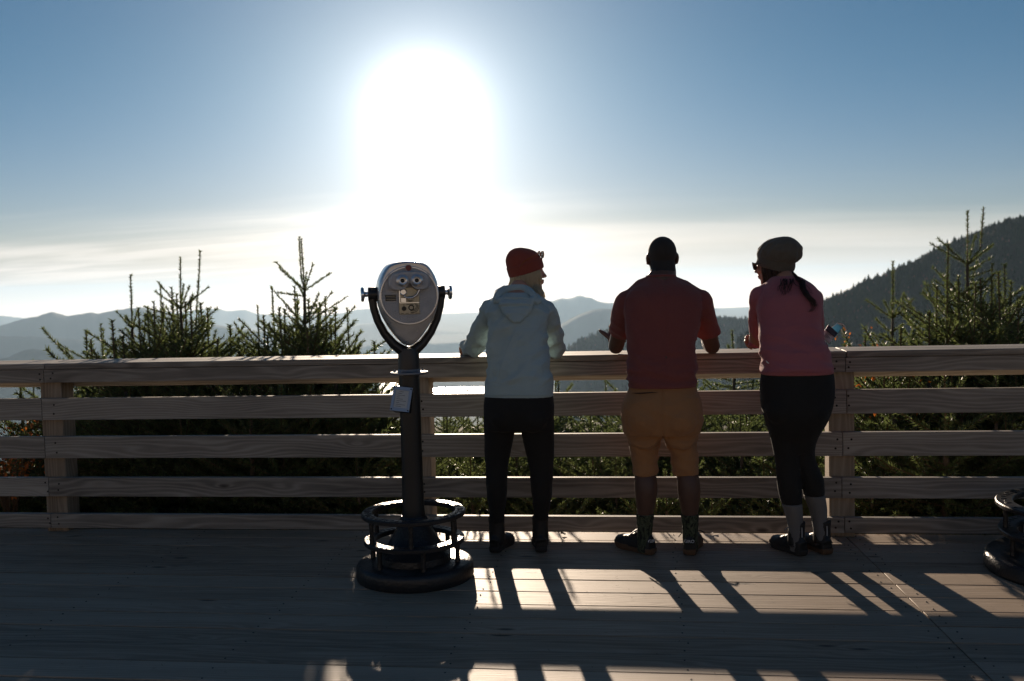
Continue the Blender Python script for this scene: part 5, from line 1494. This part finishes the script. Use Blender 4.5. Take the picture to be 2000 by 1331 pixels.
for legs in (LEGL, LEGR):
    bl = Blob(); bl.loft(rings_of(legs[:4], .0035), 26, 2.0); bl.fuse('sock', [M['sock_grey']], pw, .005, 2, lambda p, n_: .0012*nz(p[0]*50, p[1]*50, p[2]*20))
def boot_extra(T_, lb, sh):
    b = MB(); hit, loc, nor, _ = sh.ray_cast(T_(0, -.2, .125)-parent_origin(pw), (T_(0, 1, 0)-T_(0, 0, 0)))
    c0 = (loc+parent_origin(pw)) if hit else T_(0, 0, .125)
    b.tube([c0+V((0, -.004, -.026)), c0+V((0, -.007, 0)), c0+V((0, -.002, .026))], [.007, .007, .006], 8, 0, .35); wbuild(b, 'pull_tab', [M['lace_white']], sh)
    b = MB(); b.tube([T_(.052*s_, .03+.02*abs(s_), .048) for s_ in (-1, -.6, 0, .6, 1)], [.010]*5, 8, 0, .5); wbuild(b, 'heel_overlay', [M['boot_trim']], sh)
h_ = rings_of(LEGL)[0]; s1, T1, lb1 = shoe(pw, h_, .55, .265, .100, .085, 'shoe', 'sole_dark', .145, (0, .0), .030, extra=boot_extra)
lb1.tube([T1(-.02, .085, .13), T1(-.045, .075, .145), T1(-.072, .07, .135)], .0026, 6); wbuild(lb1, 'laces', [M['lace_blue']], s1)
h_ = rings_of(LEGR)[0]; s2, T2, lb2 = shoe(pw, h_, .42, .265, .100, .085, 'shoe', 'sole_gum', .145, (0, .0), .030, extra=boot_extra)
wbuild(lb2, 'laces', [M['lace_blue']], s2)
R_h = HR @ rot(0, -.40, 0)
knit_cap('slouchy_beanie', pw, M['olive_knit'], T((0, -.010, .014)), R_h, [(-.032, .076, .094, 0, 0), (-.030, .086, .104, 0, 0), (.000, .089, .107, 0, 0), (.022, .090, .108, 0, 0), (.028, .093, .112, 0, -.004), (.056, .097, .116, 0, -.012), (.082, .093, .109, 0, -.020), (.106, .081, .095, 0, -.028), (.127, .061, .071, 0, -.036), (.142, .036, .042, 0, -.040), (.150, .014, .016, 0, -.042), (.151, .003, .003, 0, -.042)], 60, .008, None, 40, .07, 6, True)
g = random.Random(4); cur = []
for i in range(520):
    a = g.uniform(-pi, pi); x, y = .072*cos(a), -.006+.088*sin(a)
    if y > .052: continue
    front = sst(y, -.03, .05); top = T((x*.98, y*.98, .010+.26*y)); ph = g.uniform(0, 6.28)
    wv = lambda t, s_=.006: s_*sin(t*5+ph)
    p1 = T((x*1.10+g.gauss(0, .004), y*1.04, -.035)); p2 = T((x*1.08+wv(1), y*(1.0)+wv(2), -.085)); p3 = T((x*1.0+wv(2), y*.9+.030*front+wv(3), -.120)); p4 = T((x*.95+wv(3), y*.82+.040*front+wv(4), -.140-.030*front*g.random()))
    cur.append(catmull([top, p1, p2, p3, p4], 3))
def bp(px, py, off): return on_back(jersey, pw, px, py, off)
for i in range(150):                              # the long wavy lock down the back
    jx = g.gauss(0, 3.0); ph = .6+g.gauss(0, .35); L = g.uniform(.55, 1.05); of = abs(g.gauss(.010, .007))
    path = [(1548, 541), (1561, 547), (1568, 556), (1570, 568), (1574, 580), (1582, 590), (1589, 600), (1584, 611)]
    m = max(4, int(len(path)*L)); pts = []
    for q, (x, y) in enumerate(path[:m]): pts.append(bp(x+jx*(.4+.12*q)+2.6*sin(q*1.5+ph), y, of+.004) if q > 1 else (T((.02+.0006*jx, -.085, -.045)) if q == 0 else A(x+jx*.6, y, -.30)))
    cur.append(catmull(pts, 3))
for i in range(22):                               # stray curls
    x0 = 1540+g.uniform(-15, 30); pts = [bp(x0+g.uniform(-3, 3)+8*q*g.uniform(.2, 1)*(1 if x0 > 1550 else -.3), 548+q*g.uniform(7, 11), .008+.006*g.random()) for q in range(4)]
    cur.append(catmull(pts, 4))
strands('hair', M['hair_brown'], pw, cur, .0021, 4)
b = MB()
for sx in (-1, 1):
    o_ = [(.0, .016), (.018, .020), (.030, .024), (.030, .008), (.024, -.012), (.008, -.020), (-.010, -.018), (-.022, -.006), (-.024, .010), (-.014, .016)]
    ring = [T((sx*.034+sx*x*.95, .100-.0012*abs(x*30), .006+z)) for x, z in o_]; ring.append(ring[0])
    b.tube(catmull(ring, 2), .0028, 6, 0, 1.0, None, .5, False)
    b.add([q for q in ring[:-1]], [tuple(range(len(ring)-1))], 1)
    b.tube([T((sx*.064, .094, .022)), T((sx*.078, .050, .020)), T((sx*.080, .0, .014))], .0028, 6)
b.tube([T((-.011, .102, .012)), T((0, .106, .014)), T((.011, .102, .012))], .0026, 6)
wbuild(b, 'sunglasses', [M['frame_black'], M['lens']], pw)

# ---- what she holds
M['mask_blue'] = fabric('mask_blue', (.16, .42, .56), .8, .06, .2, 30, trans=.35)
M['loop'] = mat('ear_loop', (.72, .66, .56), .8)
M['navy_print'] = mat('navy_print', (.015, .022, .055), .45); M['pale_print'] = mat('pale_print', (.48, .49, .54), .5)
Y0 = .02
def sheet(mb, corners, nu=8, nv=6, m=0, wav=.004, seed=0, th=.0012):
    c = [V(q) for q in corners]; vs = []; n_ = (c[1]-c[0]).cross(c[3]-c[0]).normalized()
    for sgn in (1, -1):
        for j in range(nv+1):
            for i in range(nu+1):
                u, v = i/nu, j/nv; p = (c[0]*(1-u)+c[1]*u)*(1-v)+(c[3]*(1-u)+c[2]*u)*v
                vs.append(p+n_*(wav*nz(u*2.2+seed, v*2.5, seed)+.5*wav*sin(v*9)*.3+sgn*th))
    k = (nu+1)*(nv+1); fs = []
    for j in range(nv):
        for i in range(nu):
            a = j*(nu+1)+i; fs.append((a, a+1, a+nu+2, a+nu+1)); fs.append((k+a, k+a+nu+1, k+a+nu+2, k+a+1))
    bd = list(range(nu+1))+[j*(nu+1)+nu for j in range(1, nv+1)]+[nv*(nu+1)+i for i in range(nu-1, -1, -1)]+[j*(nu+1) for j in range(nv-1, 0, -1)]
    for a, b_ in zip(bd, bd[1:]+bd[:1]): fs.append((a, k+a, k+b_, b_))
    mb.add(vs, fs, m)
mk = thing('face_mask', A(1630, 650, Y0), 'light blue disposable face mask with a pale ear loop held by the woman in pink', 'face mask')
b = MB(); sheet(b, [A(1612, 652, Y0+.02), A(1628, 664, Y0), A(1645, 640, Y0-.01), A(1634, 631, Y0+.01)], 8, 10, 0, .006, 3)
wbuild(b, 'pleated_panel', [M['mask_blue']], mk, True, 0, False)
b = MB(); b.tube(catmull([A(1637, 633, Y0-.004), A(1646, 634, Y0-.03), A(1652, 643, Y0-.04), A(1655, 653, Y0-.04), A(1651, 657, Y0-.03), A(1646, 650, Y0-.02), A(1642, 641, Y0-.006)], 4), .0024, 6); wbuild(b, 'ear_loop', [M['loop']], mk)
b = MB(); b.tube(catmull([A(1624, 640, Y0-.01), A(1630, 636, Y0-.02), A(1636, 631, Y0-.01)], 4), .0018, 6); wbuild(b, 'ear_loop', [M['loop']], mk)
lf = thing('leaflet', A(1617, 655, Y0-.02), 'folded navy and pale leaflet held under the blue face mask', 'leaflet')
b = MB(); P4 = [A(1604, 655, Y0-.015), A(1619, 672, Y0-.02), A(1636, 651, Y0-.025), A(1618, 634, Y0-.02)]
sheet(b, P4, 10, 10, 0, .004, 8, .002)
wbuild(b, 'pale_sheet', [M['pale_print']], lf, True, 0, False)
b = MB(); o_ = V((0, -.007, 0)); mid = lambda a, c, t: V(a).lerp(V(c), t)
sheet(b, [mid(P4[0], P4[3], .50)+o_, mid(P4[1], P4[2], .62)+o_, V(P4[2])+o_, V(P4[3])+o_], 8, 6, 0, .003, 8, .0008); wbuild(b, 'navy_panel', [M['navy_print']], lf, True, 0, False)
b = MB()
for i in range(5):
    t = .14+.09*i; a = mid(mid(P4[0], P4[3], t), mid(P4[1], P4[2], t), .22)+V((0, -.0085, 0)); c = mid(mid(P4[0], P4[3], t), mid(P4[1], P4[2], t), .5+.3*((i*7) % 3)/2)+V((0, -.0085, 0)); b.tube([a, c], .0011, 4)
wbuild(b, 'print_lines', [M['navy_print']], lf)
